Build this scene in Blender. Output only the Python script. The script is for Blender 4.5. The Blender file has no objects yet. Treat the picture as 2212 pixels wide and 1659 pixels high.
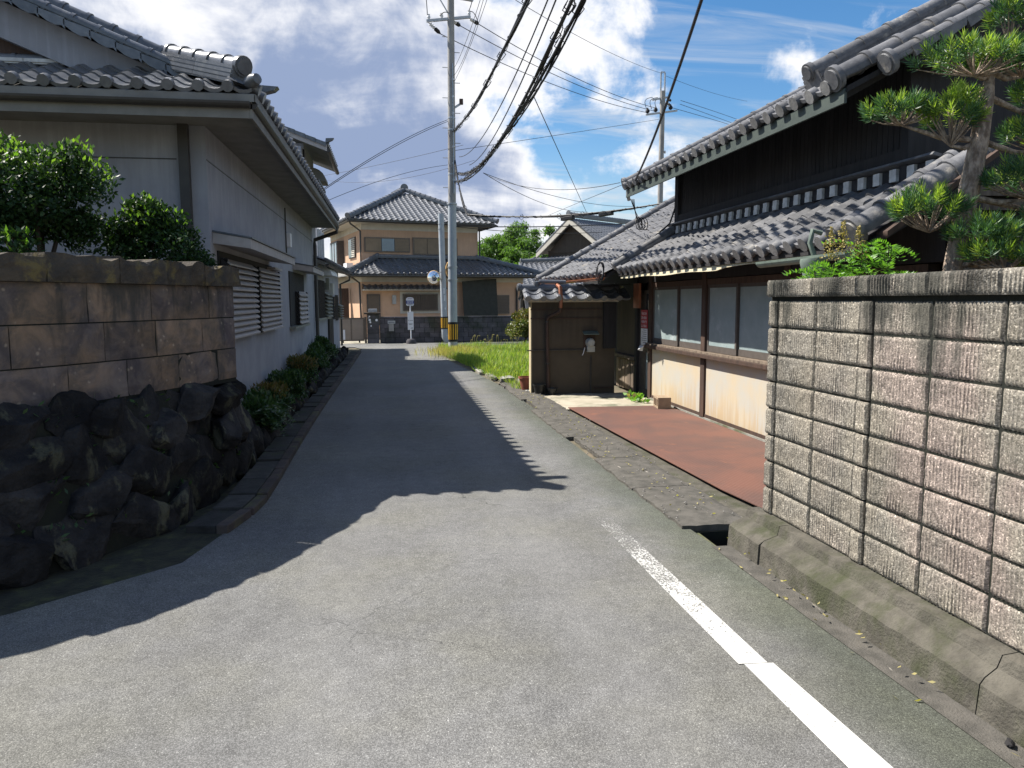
import bpy, bmesh, math, random
import numpy as np
from mathutils import Vector, Matrix, noise as mnoise
random.seed(11)
rng = np.random.default_rng(11)
sc = bpy.context.scene
COL = sc.collection
V = Vector
R = math.radians

# ------------------------------------------------------------------ camera
yaw, pit, rol = R(9.1), R(6.3), R(0.3)
fw = V((math.sin(yaw)*math.cos(pit), math.cos(yaw)*math.cos(pit), -math.sin(pit)))
r0 = V((math.cos(yaw), -math.sin(yaw), 0))
u0 = r0.cross(fw)
rt = r0*math.cos(rol) - u0*math.sin(rol)
up = u0*math.cos(rol) + r0*math.sin(rol)
cd = bpy.data.cameras.new('camera')
cd.sensor_width = 36
cd.lens = 36*1640/2212
cd.clip_start = 0.05
cd.clip_end = 2000
cam = bpy.data.objects.new('camera', cd)
COL.objects.link(cam)
m = Matrix((rt, up, -fw)).transposed().to_4x4()
m.translation = (0, 0, 1.7)
cam.matrix_world = m
sc.camera = cam
CAM = V((0, 0, 1.7))

# ------------------------------------------------------------------ sun, sky, exposure
SUN = V((0.705, -0.345, -1.0)).normalized()
EL = math.asin(-SUN.z)
AZ = math.atan2(-SUN.x, -SUN.y)          # from +Y towards +X
sd = bpy.data.lights.new('sun', 'SUN')
sd.energy = 5.0
sd.angle = R(0.53)
sd.color = (1.0, 0.95, 0.87)
so = bpy.data.objects.new('sun', sd)
COL.objects.link(so)
so.rotation_euler = SUN.to_track_quat('-Z', 'Y').to_euler()
so.location = (-30, 14, 40)

wd = bpy.data.worlds.new('World')
sc.world = wd
wd.use_nodes = True
nt = wd.node_tree
nt.nodes.clear()


class NB:
    """tiny node builder"""
    def __init__(s, tree):
        s.t = tree

    def n(s, typ, props=None, **ins):
        nd = s.t.nodes.new(typ)
        for k, v in (props or {}).items():
            setattr(nd, k, v)
        for k, v in ins.items():
            key = int(k[1:]) if k[0] == 'i' and k[1:].isdigit() else k.replace('_', ' ')
            sk = nd.inputs[key]
            if isinstance(v, bpy.types.NodeSocket):
                s.t.links.new(v, sk)
            else:
                sk.default_value = v
        return nd

    def math(s, op, a, b=0.0, c=0.0, clamp=False):
        return s.n('ShaderNodeMath', {'operation': op, 'use_clamp': clamp}, i0=a, i1=b, i2=c).outputs[0]

    def vmath(s, op, a, b=(0, 0, 0)):
        nd = s.n('ShaderNodeVectorMath', {'operation': op}, i0=a, i1=b)
        return nd.outputs['Value'] if op in ('DOT_PRODUCT', 'LENGTH') else nd.outputs[0]

    def noise(s, vec, scale, detail=5.0, rough=0.55, dist=0.0):
        return s.n('ShaderNodeTexNoise', None, Vector=vec, Scale=scale, Detail=detail, Roughness=rough, Distortion=dist)

    def smooth(s, x, a, b, lo=0.0, hi=1.0):
        nd = s.n('ShaderNodeMapRange', {'interpolation_type': 'SMOOTHSTEP', 'clamp': True}, Value=x)
        for k, v in (('From Min', a), ('From Max', b), ('To Min', lo), ('To Max', hi)):
            if isinstance(v, bpy.types.NodeSocket):
                s.t.links.new(v, nd.inputs[k])
            else:
                nd.inputs[k].default_value = v
        return nd.outputs[0]

    def mix(s, f, a, b, blend='MIX'):
        nd = s.t.nodes.new('ShaderNodeMix')
        nd.data_type = 'RGBA'
        nd.blend_type = blend
        for idx, v in ((0, f), (6, a), (7, b)):
            if isinstance(v, bpy.types.NodeSocket):
                s.t.links.new(v, nd.inputs[idx])
            else:
                nd.inputs[idx].default_value = v if idx == 0 else (*v[:3], 1)
        return nd.outputs[2]


b = NB(nt)
sky = b.n('ShaderNodeTexSky', {'sky_type': 'NISHITA', 'sun_disc': False, 'sun_elevation': EL, 'sun_rotation': AZ,
                              'altitude': 50.0, 'air_density': 1.0, 'dust_density': 0.6, 'ozone_density': 1.6})
skyc = b.n('ShaderNodeHueSaturation', None, Saturation=1.35, Value=1.0, Color=sky.outputs[0]).outputs[0]
bg1 = b.n('ShaderNodeBackground', None, Color=skyc, Strength=0.078)
tc = b.n('ShaderNodeTexCoord').outputs['Generated']
d = b.vmath('NORMALIZE', tc)
sep = b.n('ShaderNodeSeparateXYZ', None, Vector=d)
den = b.math('ADD', b.math('MAXIMUM', sep.outputs[2], 0.0), 0.16)
px = b.math('DIVIDE', sep.outputs[0], den)
py = b.math('DIVIDE', sep.outputs[1], den)
p = b.n('ShaderNodeCombineXYZ', None, X=px, Y=py, Z=0.37).outputs[0]


def lobe(az, el, r_in, r_out, amp):
    a, e = R(az), R(el)
    c = (math.sin(a)*math.cos(e), math.cos(a)*math.cos(e), math.sin(e))
    dt = b.vmath('DOT_PRODUCT', d, c)
    return b.smooth(dt, math.cos(R(r_out)), math.cos(R(r_in)), 0.0, amp)


cov = None
for az, el, ri, ro, amp in [(-14, 22, 8, 27, .30), (2, 17, 2, 15, .20), (15.5, 20, 1, 5.5, .24), (18.5, 14, 1, 4, .10), (7, 7.0, .5, 6, .22), (-3, 10, 2, 10, .14),
                            (14, 5.5, .5, 5, .16), (-30, 25, 5, 25, .12), (150, 25, 6, 25, .1)]:
    l_ = lobe(az, el, ri, ro, amp)
    cov = l_ if cov is None else b.math('ADD', cov, l_)
n1 = b.noise(p, 1.15, 12, .58, .35).outputs[0]
nd3 = b.noise(d, 9.0, 8, .6, .3).outputs[0]
nn = b.math('MULTIPLY_ADD', b.math('SUBTRACT', b.math('ADD', b.math('MULTIPLY', n1, .55), b.math('MULTIPLY', nd3, .45)), .5), 1.7, .5)
raw = b.math('ADD', nn, cov)
dens = b.smooth(raw, .57, .74)
grey = b.smooth(b.math('ADD', raw, b.math('MULTIPLY', b.math('SUBTRACT', b.noise(d, 5.0, 6, .55).outputs[0], .5), .55)), .69, 1.02)
pst = b.n('ShaderNodeMapping', {'vector_type': 'POINT'}, Vector=p, Rotation=(0, 0, R(28)), Scale=(.55, 2.6, 1)).outputs[0]
n2 = b.noise(pst, 1.5, 9, .62, .6).outputs[0]
cir = b.smooth(n2, .46, .74, 0.0, .72)
hz = b.smooth(sep.outputs[2], .0, .20, .40, 0.0)
ccol = b.mix(grey, (1.0, 1.0, 1.02), (.29, .37, .56))
bg2 = b.n('ShaderNodeBackground', None, Color=ccol, Strength=.56)
bg3 = b.n('ShaderNodeBackground', None, Color=(.93, .96, 1, 1), Strength=.44)
sepz = b.smooth(sep.outputs[2], -.02, .02)
m1 = b.n('ShaderNodeMixShader', None, Fac=b.math('MULTIPLY', b.math('MAXIMUM', cir, hz), sepz), i1=bg1.outputs[0], i2=bg3.outputs[0])
m2 = b.n('ShaderNodeMixShader', None, Fac=b.math('MULTIPLY', dens, sepz), i1=m1.outputs[0], i2=bg2.outputs[0])
b.n('ShaderNodeOutputWorld', None, Surface=m2.outputs[0])

vs = sc.view_settings
vs.view_transform = 'Standard'
vs.look = 'None'
vs.gamma = 1.0
vs.use_curve_mapping = False
vs.exposure = 0.95

# ------------------------------------------------------------------ materials


def pmat(name, c1, c2=None, scale=6, rough=.85, bump=0.0, bscale=80, rand=0.0, dirt=None, dscale=1.3, dlo=.5, dhi=.7, stretch=(1, 1, 1),
         metal=0.0, spec=.35, detail=6, dstretch=None, trans=0.0, alpha=None, bdist=.01):
    mt = bpy.data.materials.new(name)
    mt.use_nodes = True
    t = mt.node_tree
    t.nodes.clear()
    q = NB(t)
    pos = q.n('ShaderNodeNewGeometry').outputs['Position']
    vec = q.n('ShaderNodeMapping', None, Vector=pos, Scale=stretch).outputs[0]
    if c2 is None:
        c2 = tuple(x*.8 for x in c1)
    f = q.smooth(q.noise(vec, scale, detail, .6).outputs[0], .32, .68)
    colr = q.mix(f, c1, c2)
    if dirt:
        dv = q.n('ShaderNodeMapping', None, Vector=pos, Scale=dstretch or stretch).outputs[0]
        df = q.smooth(q.noise(dv, dscale, 7, .65, .3).outputs[0], dlo, dhi)
        colr = q.mix(df, colr, dirt)
    if rand:
        oi = q.n('ShaderNodeObjectInfo').outputs['Random']
        k = q.math('MULTIPLY_ADD', oi, 2*rand, 1-rand)
        kc = q.n('ShaderNodeCombineXYZ', None, X=k, Y=k, Z=k).outputs[0]
        colr = q.mix(1.0, colr, kc, 'MULTIPLY')
    pb = q.n('ShaderNodeBsdfPrincipled', None, Base_Color=colr, Roughness=rough, Metallic=metal)
    pb.inputs['Specular IOR Level'].default_value = spec
    if bump:
        bh = q.noise(vec, bscale, 4, .6).outputs[0]
        bn = q.n('ShaderNodeBump', None, Strength=bump, Distance=bdist, Height=bh)
        t.links.new(bn.outputs[0], pb.inputs['Normal'])
    out = pb.outputs[0]
    if trans:
        tl = q.n('ShaderNodeBsdfTranslucent', None, Color=colr).outputs[0]
        out = q.n('ShaderNodeMixShader', None, Fac=trans, i1=out, i2=tl).outputs[0]
    q.n('ShaderNodeOutputMaterial', None, Surface=out)
    return mt


def leafmat(name, c1, c2, trans=.35, rough=.45, spec=.4, tc=None):
    mt = bpy.data.materials.new(name)
    mt.use_nodes = True
    t = mt.node_tree
    t.nodes.clear()
    q = NB(t)
    ri = q.n('ShaderNodeNewGeometry').outputs['Random Per Island']
    colr = q.mix(ri, c1, c2)
    pb = q.n('ShaderNodeBsdfPrincipled', None, Base_Color=colr, Roughness=rough)
    pb.inputs['Specular IOR Level'].default_value = spec
    tcol = q.mix(1.0, colr, tc or (1.5, 1.7, .55), 'MULTIPLY')
    tl = q.n('ShaderNodeBsdfTranslucent', None, Color=tcol).outputs[0]
    q.n('ShaderNodeOutputMaterial', None, Surface=q.n('ShaderNodeMixShader', None, Fac=trans, i1=pb.outputs[0], i2=tl).outputs[0])
    return mt


def asphalt(name, base=1.0):
    mt = bpy.data.materials.new(name)
    mt.use_nodes = True
    t = mt.node_tree
    t.nodes.clear()
    q = NB(t)
    pos = q.n('ShaderNodeNewGeometry').outputs['Position']
    vo = q.n('ShaderNodeTexVoronoi', {'feature': 'F1'}, Vector=pos, Scale=190)
    sp = q.n('ShaderNodeSeparateColor', None, Color=vo.outputs['Color'])
    st = q.smooth(sp.outputs[0], .05, 1.0, .115*base, .205*base)
    wh = q.smooth(sp.outputs[1], .965, .985, 0, .14*base)
    edge = q.smooth(vo.outputs['Distance'], .35, .75, 1.0, .72)
    big = q.smooth(q.noise(pos, .55, 5, .6).outputs[0], .3, .7, .84, 1.14)
    med = q.smooth(q.noise(pos, 9, 5, .65).outputs[0], .3, .7, .88, 1.1)
    val = q.math('MULTIPLY', q.math('MULTIPLY', q.math('ADD', st, wh), edge), q.math('MULTIPLY', big, med))
    warm = q.smooth(q.noise(pos, .8, 4, .6).outputs[0], .4, .65)
    tint = q.mix(warm, (1.02, 1.01, .98), (1.05, 1.03, .92))
    sx = q.n('ShaderNodeSeparateXYZ', None, Vector=pos)
    moss = q.math('MULTIPLY', q.smooth(q.math('ADD', sx.outputs[0], q.math('MULTIPLY', q.noise(pos, 1.7, 5, .6).outputs[0], .5)), 1.86, 2.4), .9)
    vc = q.n('ShaderNodeCombineXYZ', None, X=val, Y=val, Z=val).outputs[0]
    colr = q.mix(1.0, vc, tint, 'MULTIPLY')
    colr = q.mix(moss, colr, q.mix(1.0, colr, (.52, .57, .47), 'MULTIPLY'))
    # small rust / dirt stains
    stn = q.smooth(q.noise(pos, 2.3, 3, .5).outputs[0], .72, .78, 0, .35)
    colr = q.mix(stn, colr, (.16, .09, .05))
    # fine cracks in patches, a few darker oil and repair blotches, paler wheel tracks
    wob = q.n('ShaderNodeVectorMath', {'operation': 'MULTIPLY_ADD'}, i0=q.noise(pos, 3.0, 5, .65).outputs['Color'], i1=(.35, .35, 0), i2=pos).outputs[0]
    cr = q.n('ShaderNodeTexVoronoi', {'feature': 'DISTANCE_TO_EDGE'}, Vector=wob, Scale=.75).outputs['Distance']
    cm = q.math('MULTIPLY', q.smooth(cr, .004, .0005), q.smooth(q.noise(pos, .45, 3, .5).outputs[0], .5, .62, 0, .75))
    colr = q.mix(cm, colr, (.03, .03, .03))
    ob = q.smooth(q.noise(pos, .9, 6, .62, .5).outputs[0], .58, .72, 0, .28)
    colr = q.mix(ob, colr, (.075, .075, .075))
    xx = sx.outputs[0]
    tr = q.math('ADD', q.smooth(q.math('ABSOLUTE', q.math('SUBTRACT', xx, -.35)), .35, .05), q.smooth(q.math('ABSOLUTE', q.math('SUBTRACT', xx, 1.0)), .35, .05))
    colr = q.mix(q.math('MULTIPLY', tr, .10), colr, (.28, .275, .26))
    pb = q.n('ShaderNodeBsdfPrincipled', None, Base_Color=colr, Roughness=.82)
    pb.inputs['Specular IOR Level'].default_value = .3
    hgt = q.math('ADD', q.smooth(vo.outputs['Distance'], .1, .7, 1, 0), q.math('MULTIPLY', q.noise(pos, 30, 4, .6).outputs[0], .8))
    bn = q.n('ShaderNodeBump', None, Strength=.4, Distance=.003, Height=hgt)
    t.links.new(bn.outputs[0], pb.inputs['Normal'])
    q.n('ShaderNodeOutputMaterial', None, Surface=pb.outputs[0])
    return mt


def worn_paint(name):
    mt = bpy.data.materials.new(name)
    mt.use_nodes = True
    t = mt.node_tree
    t.nodes.clear()
    q = NB(t)
    pos = q.n('ShaderNodeNewGeometry').outputs['Position']
    ns = q.noise(pos, 80, 6, .7).outputs[0]
    sy = q.n('ShaderNodeSeparateXYZ', None, Vector=pos).outputs[1]
    wear = q.smooth(sy, 2.2, 7.2, .33, .70)          # the far stretch is older and more worn
    big = q.math('MULTIPLY', q.math('SUBTRACT', q.noise(pos, 4, 5, .6).outputs[0], .5), .25)
    f = q.smooth(q.math('SUBTRACT', q.math('ADD', ns, big), wear), -.03, .03)
    vo = q.n('ShaderNodeTexVoronoi', {'feature': 'F1'}, Vector=pos, Scale=125)
    sp = q.n('ShaderNodeSeparateColor', None, Color=vo.outputs['Color'])
    st = q.smooth(sp.outputs[0], .05, 1.0, .08, .22)
    vc = q.n('ShaderNodeCombineXYZ', None, X=st, Y=st, Z=st).outputs[0]
    wcol = q.mix(q.noise(pos, 14, 5, .6).outputs[0], (.62, .615, .59), (.46, .455, .43))
    colr = q.mix(.94, vc, wcol)
    pb = q.n('ShaderNodeBsdfPrincipled', None, Base_Color=colr, Roughness=.75)
    bn = q.n('ShaderNodeBump', None, Strength=.4, Distance=.004, Height=vo.outputs['Distance'])
    t.links.new(bn.outputs[0], pb.inputs['Normal'])
    tp_ = q.n('ShaderNodeBsdfTransparent').outputs[0]          # where the paint has worn off the road shows
    q.n('ShaderNodeOutputMaterial', None, Surface=q.n('ShaderNodeMixShader', None, Fac=f, i1=tp_, i2=pb.outputs[0]).outputs[0])
    return mt


def streak_wall(name, c1, c2, streak, z0, z1, amt=.8, rough=.9, scale=2.2):
    """plaster with patches, and stains that run down from z1 and fade by z0"""
    mt = bpy.data.materials.new(name)
    mt.use_nodes = True
    t = mt.node_tree
    t.nodes.clear()
    q = NB(t)
    pos = q.n('ShaderNodeNewGeometry').outputs['Position']
    f = q.smooth(q.noise(pos, scale, 7, .62).outputs[0], .35, .66)
    colr = q.mix(f, c1, c2)
    sv = q.n('ShaderNodeMapping', None, Vector=pos, Scale=(9, 9, .7)).outputs[0]
    zz = q.n('ShaderNodeSeparateXYZ', None, Vector=pos).outputs[2]
    fall = q.smooth(zz, z0, z1)
    sf = q.math('MULTIPLY', q.smooth(q.math('ADD', q.noise(sv, 1.6, 6, .6).outputs[0], q.math('MULTIPLY', fall, .25)), .55, .78), amt)
    sf = q.math('MULTIPLY', sf, fall)
    colr = q.mix(sf, colr, streak)
    pb = q.n('ShaderNodeBsdfPrincipled', None, Base_Color=colr, Roughness=rough)
    pb.inputs['Specular IOR Level'].default_value = .25
    bn = q.n('ShaderNodeBump', None, Strength=.25, Distance=.006, Height=q.noise(pos, 60, 5, .6).outputs[0])
    t.links.new(bn.outputs[0], pb.inputs['Normal'])
    q.n('ShaderNodeOutputMaterial', None, Surface=pb.outputs[0])
    return mt


M = {}
M['asphalt'] = asphalt('asphalt')
M['paint'] = worn_paint('worn_road_paint')
M['dirt'] = pmat('dirt', (.16, .13, .09), (.10, .09, .06), 3, .95, .5, 40, dirt=(.06, .08, .03), dscale=1.2)
M['conc'] = pmat('concrete', (.30, .29, .26), (.22, .21, .18), 5, .9, .5, 90, dirt=(.12, .12, .07), dscale=2.2, dlo=.45, dhi=.65)
M['conc_light'] = pmat('concrete_light', (.42, .38, .30), (.34, .30, .23), 3, .9, .3, 80, dirt=(.17, .17, .12), dscale=1.6, dlo=.45, dhi=.65)
M['conc_moss'] = pmat('mossy_concrete', (.115, .105, .085), (.068, .062, .05), 8, .94, .9, 70, dirt=(.05, .054, .028), dscale=3.4, dlo=.45, dhi=.68, dstretch=(1, 1, .6))
M['verge'] = pmat('verge_concrete', (.115, .106, .092), (.07, .066, .057), 9, .95, .8, 120, dirt=(.36, .33, .28), dscale=7, dlo=.64, dhi=.72, bdist=.01, dstretch=(2.2, .6, 1))
M['pole'] = pmat('pole_concrete', (.34, .33, .31), (.27, .26, .25), 7, .8, .15, 100, dirt=(.2, .18, .17), dscale=1.5, stretch=(1, 1, .4))
M['steelpole'] = pmat('painted_steel', (.40, .43, .45), (.34, .37, .40), 6, .5, 0, metal=.0)
M['galv'] = pmat('galvanised', (.45, .46, .47), (.36, .37, .38), 12, .45, 0, metal=.6)
M['black'] = pmat('black_rubber', (.015, .015, .017), None, 6, .55)
M['yellow'] = pmat('yellow_band', (.75, .42, .03), (.65, .34, .03), 9, .5)
M['tile'] = pmat('smoked_tile', (.135, .14, .15), (.095, .10, .11), 14, .31, .10, 90, rand=.22, spec=.6, dirt=(.20, .20, .19), dscale=5, dlo=.58, dhi=.75)
M['tile_dark'] = pmat('glazed_dark_tile', (.075, .083, .10), (.05, .056, .07), 10, .30, .05, 90, rand=.2, spec=.6)
M['tile_old'] = pmat('weathered_tile', (.14, .14, .146), (.085, .086, .092), 11, .58, .25, 70, rand=.28, spec=.4, dirt=(.27, .25, .22), dscale=7, dlo=.55, dhi=.72)
M['tile_white'] = pmat('plastered_ridge', (.66, .65, .62), (.46, .45, .43), 9, .85)
M['wall_white'] = streak_wall('white_plaster', (.335, .34, .375), (.285, .29, .325), (.19, .19, .195), 1.5, 4.0, .35)
M['wall_grey'] = streak_wall('grey_plaster', (.45, .44, .42), (.38, .37, .36), (.22, .21, .2), 1.5, 4.2, .35)  # plain grey plaster, lower wall of the gable house
M['cream'] = streak_wall('cream_plaster', (.47, .395, .28), (.41, .40, .36), (.40, .29, .17), .75, -.1, .85, .92, 1.6)
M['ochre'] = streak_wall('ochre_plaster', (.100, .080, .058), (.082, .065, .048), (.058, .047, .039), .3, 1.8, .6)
M['ochre_lit'] = streak_wall('ochre_plaster_sunlit', (.55, .46, .30), (.48, .40, .26), (.3, .25, .17), .3, 1.8, .4)  # same plaster as ochre, with the sunlight put into a paler colour
M['orange'] = streak_wall('orange_stucco', (.60, .39, .26), (.54, .35, .235), (.42, .28, .19), 2.0, 5.2, .4)
M['band'] = pmat('eave_plaster', (.58, .54, .46), (.5, .465, .40), 3, .9)
M['soffit'] = pmat('soffit_paint', (.22, .215, .20), (.17, .165, .155), 4, .85)
M['gutter'] = pmat('brown_gutter', (.055, .05, .045), (.045, .04, .037), 8, .45)
M['wood_dark'] = pmat('charred_board', (.028, .026, .027), (.018, .017, .018), 14, .8, .4, 60, stretch=(1, 1, .12), rand=.25)
M['wood_brown'] = pmat('brown_timber', (.085, .052, .038), (.05, .032, .025), 18, .75, .3, 70, stretch=(1, 1, .15), rand=.15)
M['wood_grey'] = pmat('weathered_board', (.20, .155, .115), (.09, .068, .05), 16, .88, .5, 60, stretch=(1, 1, .08), rand=.3)
M['copper'] = pmat('copper_gutter', (.42, .17, .09), (.30, .12, .07), 10, .42, 0, metal=.45)
M['verdigris_dark'] = pmat('dark_green_copper', (.06, .075, .066), (.045, .058, .052), 9, .6)
M['verdigris'] = pmat('green_copper', (.16, .20, .165), (.12, .15, .13), 9, .6, .1, 60)
M['cream_sheet'] = pmat('cream_sheet', (.62, .56, .40), (.52, .46, .31), 8, .7, .1, 30, dirt=(.3, .26, .17), dscale=3)
M['frost'] = pmat('frosted_glass', (.30, .36, .36), (.25, .31, .31), 5, .35, .25, 70, spec=.5, dirt=(.42, .47, .47), dscale=3, dlo=.55, dhi=.7)
M['glass'] = pmat('dark_glass', (.03, .04, .05), (.025, .03, .04), 4, .06, spec=.8)
M['glass_blue'] = pmat('reflecting_glass', (.10, .15, .2), (.09, .13, .18), 3, .05, spec=1.0)
M['frame'] = pmat('window_frame', (.10, .085, .075), (.08, .068, .06), 12, .6)
M['alu'] = pmat('bronze_aluminium', (.16, .13, .10), (.13, .105, .085), 10, .45, metal=.2)
M['louvre'] = pmat('painted_louvre', (.40, .37, .36), (.34, .315, .30), 8, .6, .05, 60, rand=.05)
M['louvre_old'] = pmat('old_louvre', (.25, .25, .21), (.2, .2, .17), 8, .7)
M['rust'] = None
M['terra'] = pmat('terracotta', (.30, .10, .06), (.22, .075, .05), 8, .8, .1, 60)
M['plastic_black'] = pmat('black_plastic', (.02, .021, .022), None, 8, .4)
M['plastic_grey'] = pmat('grey_plastic', (.42, .42, .40), (.36, .36, .34), 6, .5)
M['white'] = pmat('white_sheet_metal', (.72, .72, .74), (.66, .66, .68), 6, .5)
M['blue'] = pmat('sign_blue', (.03, .05, .24), None, 6, .5)
M['pinkish'] = pmat('sign_pale_pink', (.70, .62, .66), None, 6, .5)
M['red'] = pmat('notice_red', (.42, .05, .06), (.36, .045, .05), 6, .6)
M['ink'] = pmat('dark_ink', (.06, .06, .09), None, 6, .7)
M['rock'] = pmat('mossy_rock', (.042, .040, .040), (.018, .018, .02), 5, .97, 1.0, 22, rand=.45, spec=.08, dirt=(.085, .084, .06), dscale=4.2, dlo=.53, dhi=.64, dstretch=(1.2, 1.2, .7), bdist=.03)
M['rockback'] = pmat('rock_joint', (.012, .013, .011), (.016, .018, .012), 6, .95, .6, 30)
M['drain'] = pmat('drain_slab', (.05, .048, .046), (.03, .03, .028), 9, .9, .8, 60, rand=.35, dirt=(.04, .05, .022), dscale=4)
M['kerb'] = pmat('kerb_stone', (.075, .058, .052), (.05, .04, .038), 9, .9, .6, 60, rand=.2, dirt=(.09, .09, .04), dscale=3)
M['farblock'] = pmat('far_block', (.115, .105, .115), (.075, .072, .08), 4, .9, .6, 40, rand=.3, dirt=(.05, .055, .045), dscale=1.3, dlo=.45, dhi=.7)
M['net'] = pmat('dark_net', (.05, .052, .045), (.04, .042, .036), 6, .95)
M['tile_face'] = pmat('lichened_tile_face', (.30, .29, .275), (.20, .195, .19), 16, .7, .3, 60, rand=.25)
M['bark'] = pmat('bark', (.40, .31, .24), (.14, .10, .075), 30, .9, .9, 40, stretch=(1, 1, .5), bdist=.02)
M['bark_dark'] = pmat('dark_bark', (.06, .045, .035), (.035, .027, .02), 20, .9, .6, 40)
M['debris'] = pmat('dry_debris', (.42, .37, .30), (.22, .18, .13), 30, .95, rand=.3)
M['gravel'] = pmat('gravel', (.33, .31, .28), (.17, .155, .14), 60, .95)
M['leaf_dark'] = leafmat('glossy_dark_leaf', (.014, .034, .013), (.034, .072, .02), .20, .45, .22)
M['leaf_lit'] = leafmat('sunlit_leaf', (.10, .20, .03), (.17, .27, .05), .42)  # brighter copy of the dark leaf: sunlight on crown tops painted in
M['leaf_low'] = leafmat('low_shrub_leaf', (.022, .060, .022), (.06, .11, .03), .25, .4)
M['leaf_rust'] = leafmat('yellowing_leaf', (.10, .10, .03), (.17, .11, .04), .3, .5)
M['maki'] = leafmat('podocarpus_leaf', (.035, .090, .048), (.09, .17, .07), .30, .4, .4)
M['maki_new'] = leafmat('podocarpus_new_leaf', (.16, .26, .045), (.32, .40, .09), .42, .4)
M['nandina'] = leafmat('nandina_leaf', (.09, .21, .035), (.16, .32, .05), .42)
M['berry'] = leafmat('flower_spray', (.28, .22, .08), (.42, .34, .14), .2, .7)
M['bamboo'] = leafmat('bamboo_leaf', (.075, .15, .032), (.13, .22, .05), .38, .5)
M['bamboo_stem'] = pmat('bamboo_stem', (.12, .16, .06), (.08, .11, .04), 6, .6)
M['grass'] = leafmat('grass_blade', (.10, .21, .035), (.36, .38, .10), .42, .5)
M['grass_dry'] = leafmat('dry_grass', (.35, .30, .12), (.42, .36, .17), .35, .6)
M['bush'] = leafmat('reddish_bush_leaf', (.06, .10, .022), (.17, .15, .045), .3, .45)


def rust_plate():
    mt = bpy.data.materials.new('rusty_steel')
    mt.use_nodes = True
    t = mt.node_tree
    t.nodes.clear()
    q = NB(t)
    pos = q.n('ShaderNodeNewGeometry').outputs['Position']
    f = q.smooth(q.noise(pos, 1.3, 7, .62, .4).outputs[0], .34, .66)
    colr = q.mix(f, (.165, .074, .052), (.112, .060, .048))
    f2 = q.smooth(q.noise(pos, 2.6, 6, .6, .6).outputs[0], .6, .74)
    colr = q.mix(f2, colr, (.25, .10, .056))
    f3 = q.smooth(q.noise(pos, 26, 6, .7).outputs[0], .55, .75, 0, .6)
    colr = q.mix(f3, colr, (.15, .075, .05))
    f4 = q.smooth(q.noise(pos, .9, 5, .6, .8).outputs[0], .52, .70, 0, .7)
    colr = q.mix(f4, colr, (.105, .062, .05))
    pb = q.n('ShaderNodeBsdfPrincipled', None, Base_Color=colr, Roughness=.7, Metallic=.1)
    mp = q.n('ShaderNodeMapping', None, Vector=pos, Rotation=(0, 0, R(45))).outputs[0]
    wv = q.n('ShaderNodeTexWave', {'wave_type': 'BANDS', 'bands_direction': 'X'}, Vector=mp, Scale=9.0).outputs[1]
    wv2 = q.n('ShaderNodeTexWave', {'wave_type': 'BANDS', 'bands_direction': 'Y'}, Vector=mp, Scale=9.0).outputs[1]
    bn = q.n('ShaderNodeBump', None, Strength=.35, Distance=.006, Height=q.math('MAXIMUM', wv, wv2))
    t.links.new(bn.outputs[0], pb.inputs['Normal'])
    q.n('ShaderNodeOutputMaterial', None, Surface=pb.outputs[0])
    return mt


M['rust'] = rust_plate()


def splitface():
    """split-face concrete block: grey, pinkish per block, dark weather streaks from the coping"""
    mt = bpy.data.materials.new('split_face_block')
    mt.use_nodes = True
    t = mt.node_tree
    t.nodes.clear()
    q = NB(t)
    pos = q.n('ShaderNodeNewGeometry').outputs['Position']
    ag = q.n('ShaderNodeTexVoronoi', {'feature': 'F1'}, Vector=pos, Scale=150)
    sp = q.n('ShaderNodeSeparateColor', None, Color=ag.outputs['Color'])
    v = q.smooth(sp.outputs[0], 0, 1, .16, .32)
    v = q.math('ADD', v, q.smooth(sp.outputs[1], .9, .95, 0, .28))
    vc = q.n('ShaderNodeCombineXYZ', None, X=v, Y=v, Z=v).outputs[0]
    big = q.smooth(q.noise(pos, 3.2, 5, .6).outputs[0], .35, .65)
    colr = q.mix(1.0, vc, q.mix(big, (1.0, .89, .72), (.91, .83, .70)), 'MULTIPLY')
    pk = q.math('MULTIPLY', q.smooth(q.noise(pos, 1.15, 3, .5).outputs[0], .46, .60), q.smooth(q.n('ShaderNodeSeparateXYZ', None, Vector=pos).outputs[1], 4.4, 3.2))
    colr = q.mix(pk, colr, q.mix(1.0, vc, (1.06, .87, .75), 'MULTIPLY'))
    zz = q.n('ShaderNodeSeparateXYZ', None, Vector=pos).outputs[2]
    sv = q.n('ShaderNodeMapping', None, Vector=pos, Scale=(2.2, 2.2, .35)).outputs[0]
    sf = q.math('ADD', q.noise(sv, 1.9, 6, .65).outputs[0], q.smooth(zz, .7, 1.85, -.16, .13))
    df = q.smooth(sf, .55, .70, 0, .80)
    colr = q.mix(df, colr, (.055, .056, .048))
    oi = q.n('ShaderNodeObjectInfo').outputs['Random']
    k = q.math('MULTIPLY_ADD', oi, .28, .74)
    kc = q.n('ShaderNodeCombineXYZ', None, X=k, Y=k, Z=k).outputs[0]
    colr = q.mix(1.0, colr, kc, 'MULTIPLY')
    pb = q.n('ShaderNodeBsdfPrincipled', None, Base_Color=colr, Roughness=.95)
    pb.inputs['Specular IOR Level'].default_value = .15
    h = q.math('ADD', q.math('MULTIPLY', q.smooth(ag.outputs['Distance'], .1, .8, 1, 0), .6), q.noise(pos, 90, 5, .7).outputs[0])
    bn = q.n('ShaderNodeBump', None, Strength=.55, Distance=.004, Height=h)
    t.links.new(bn.outputs[0], pb.inputs['Normal'])
    q.n('ShaderNodeOutputMaterial', None, Surface=pb.outputs[0])
    return mt


M['split'] = splitface()


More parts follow.
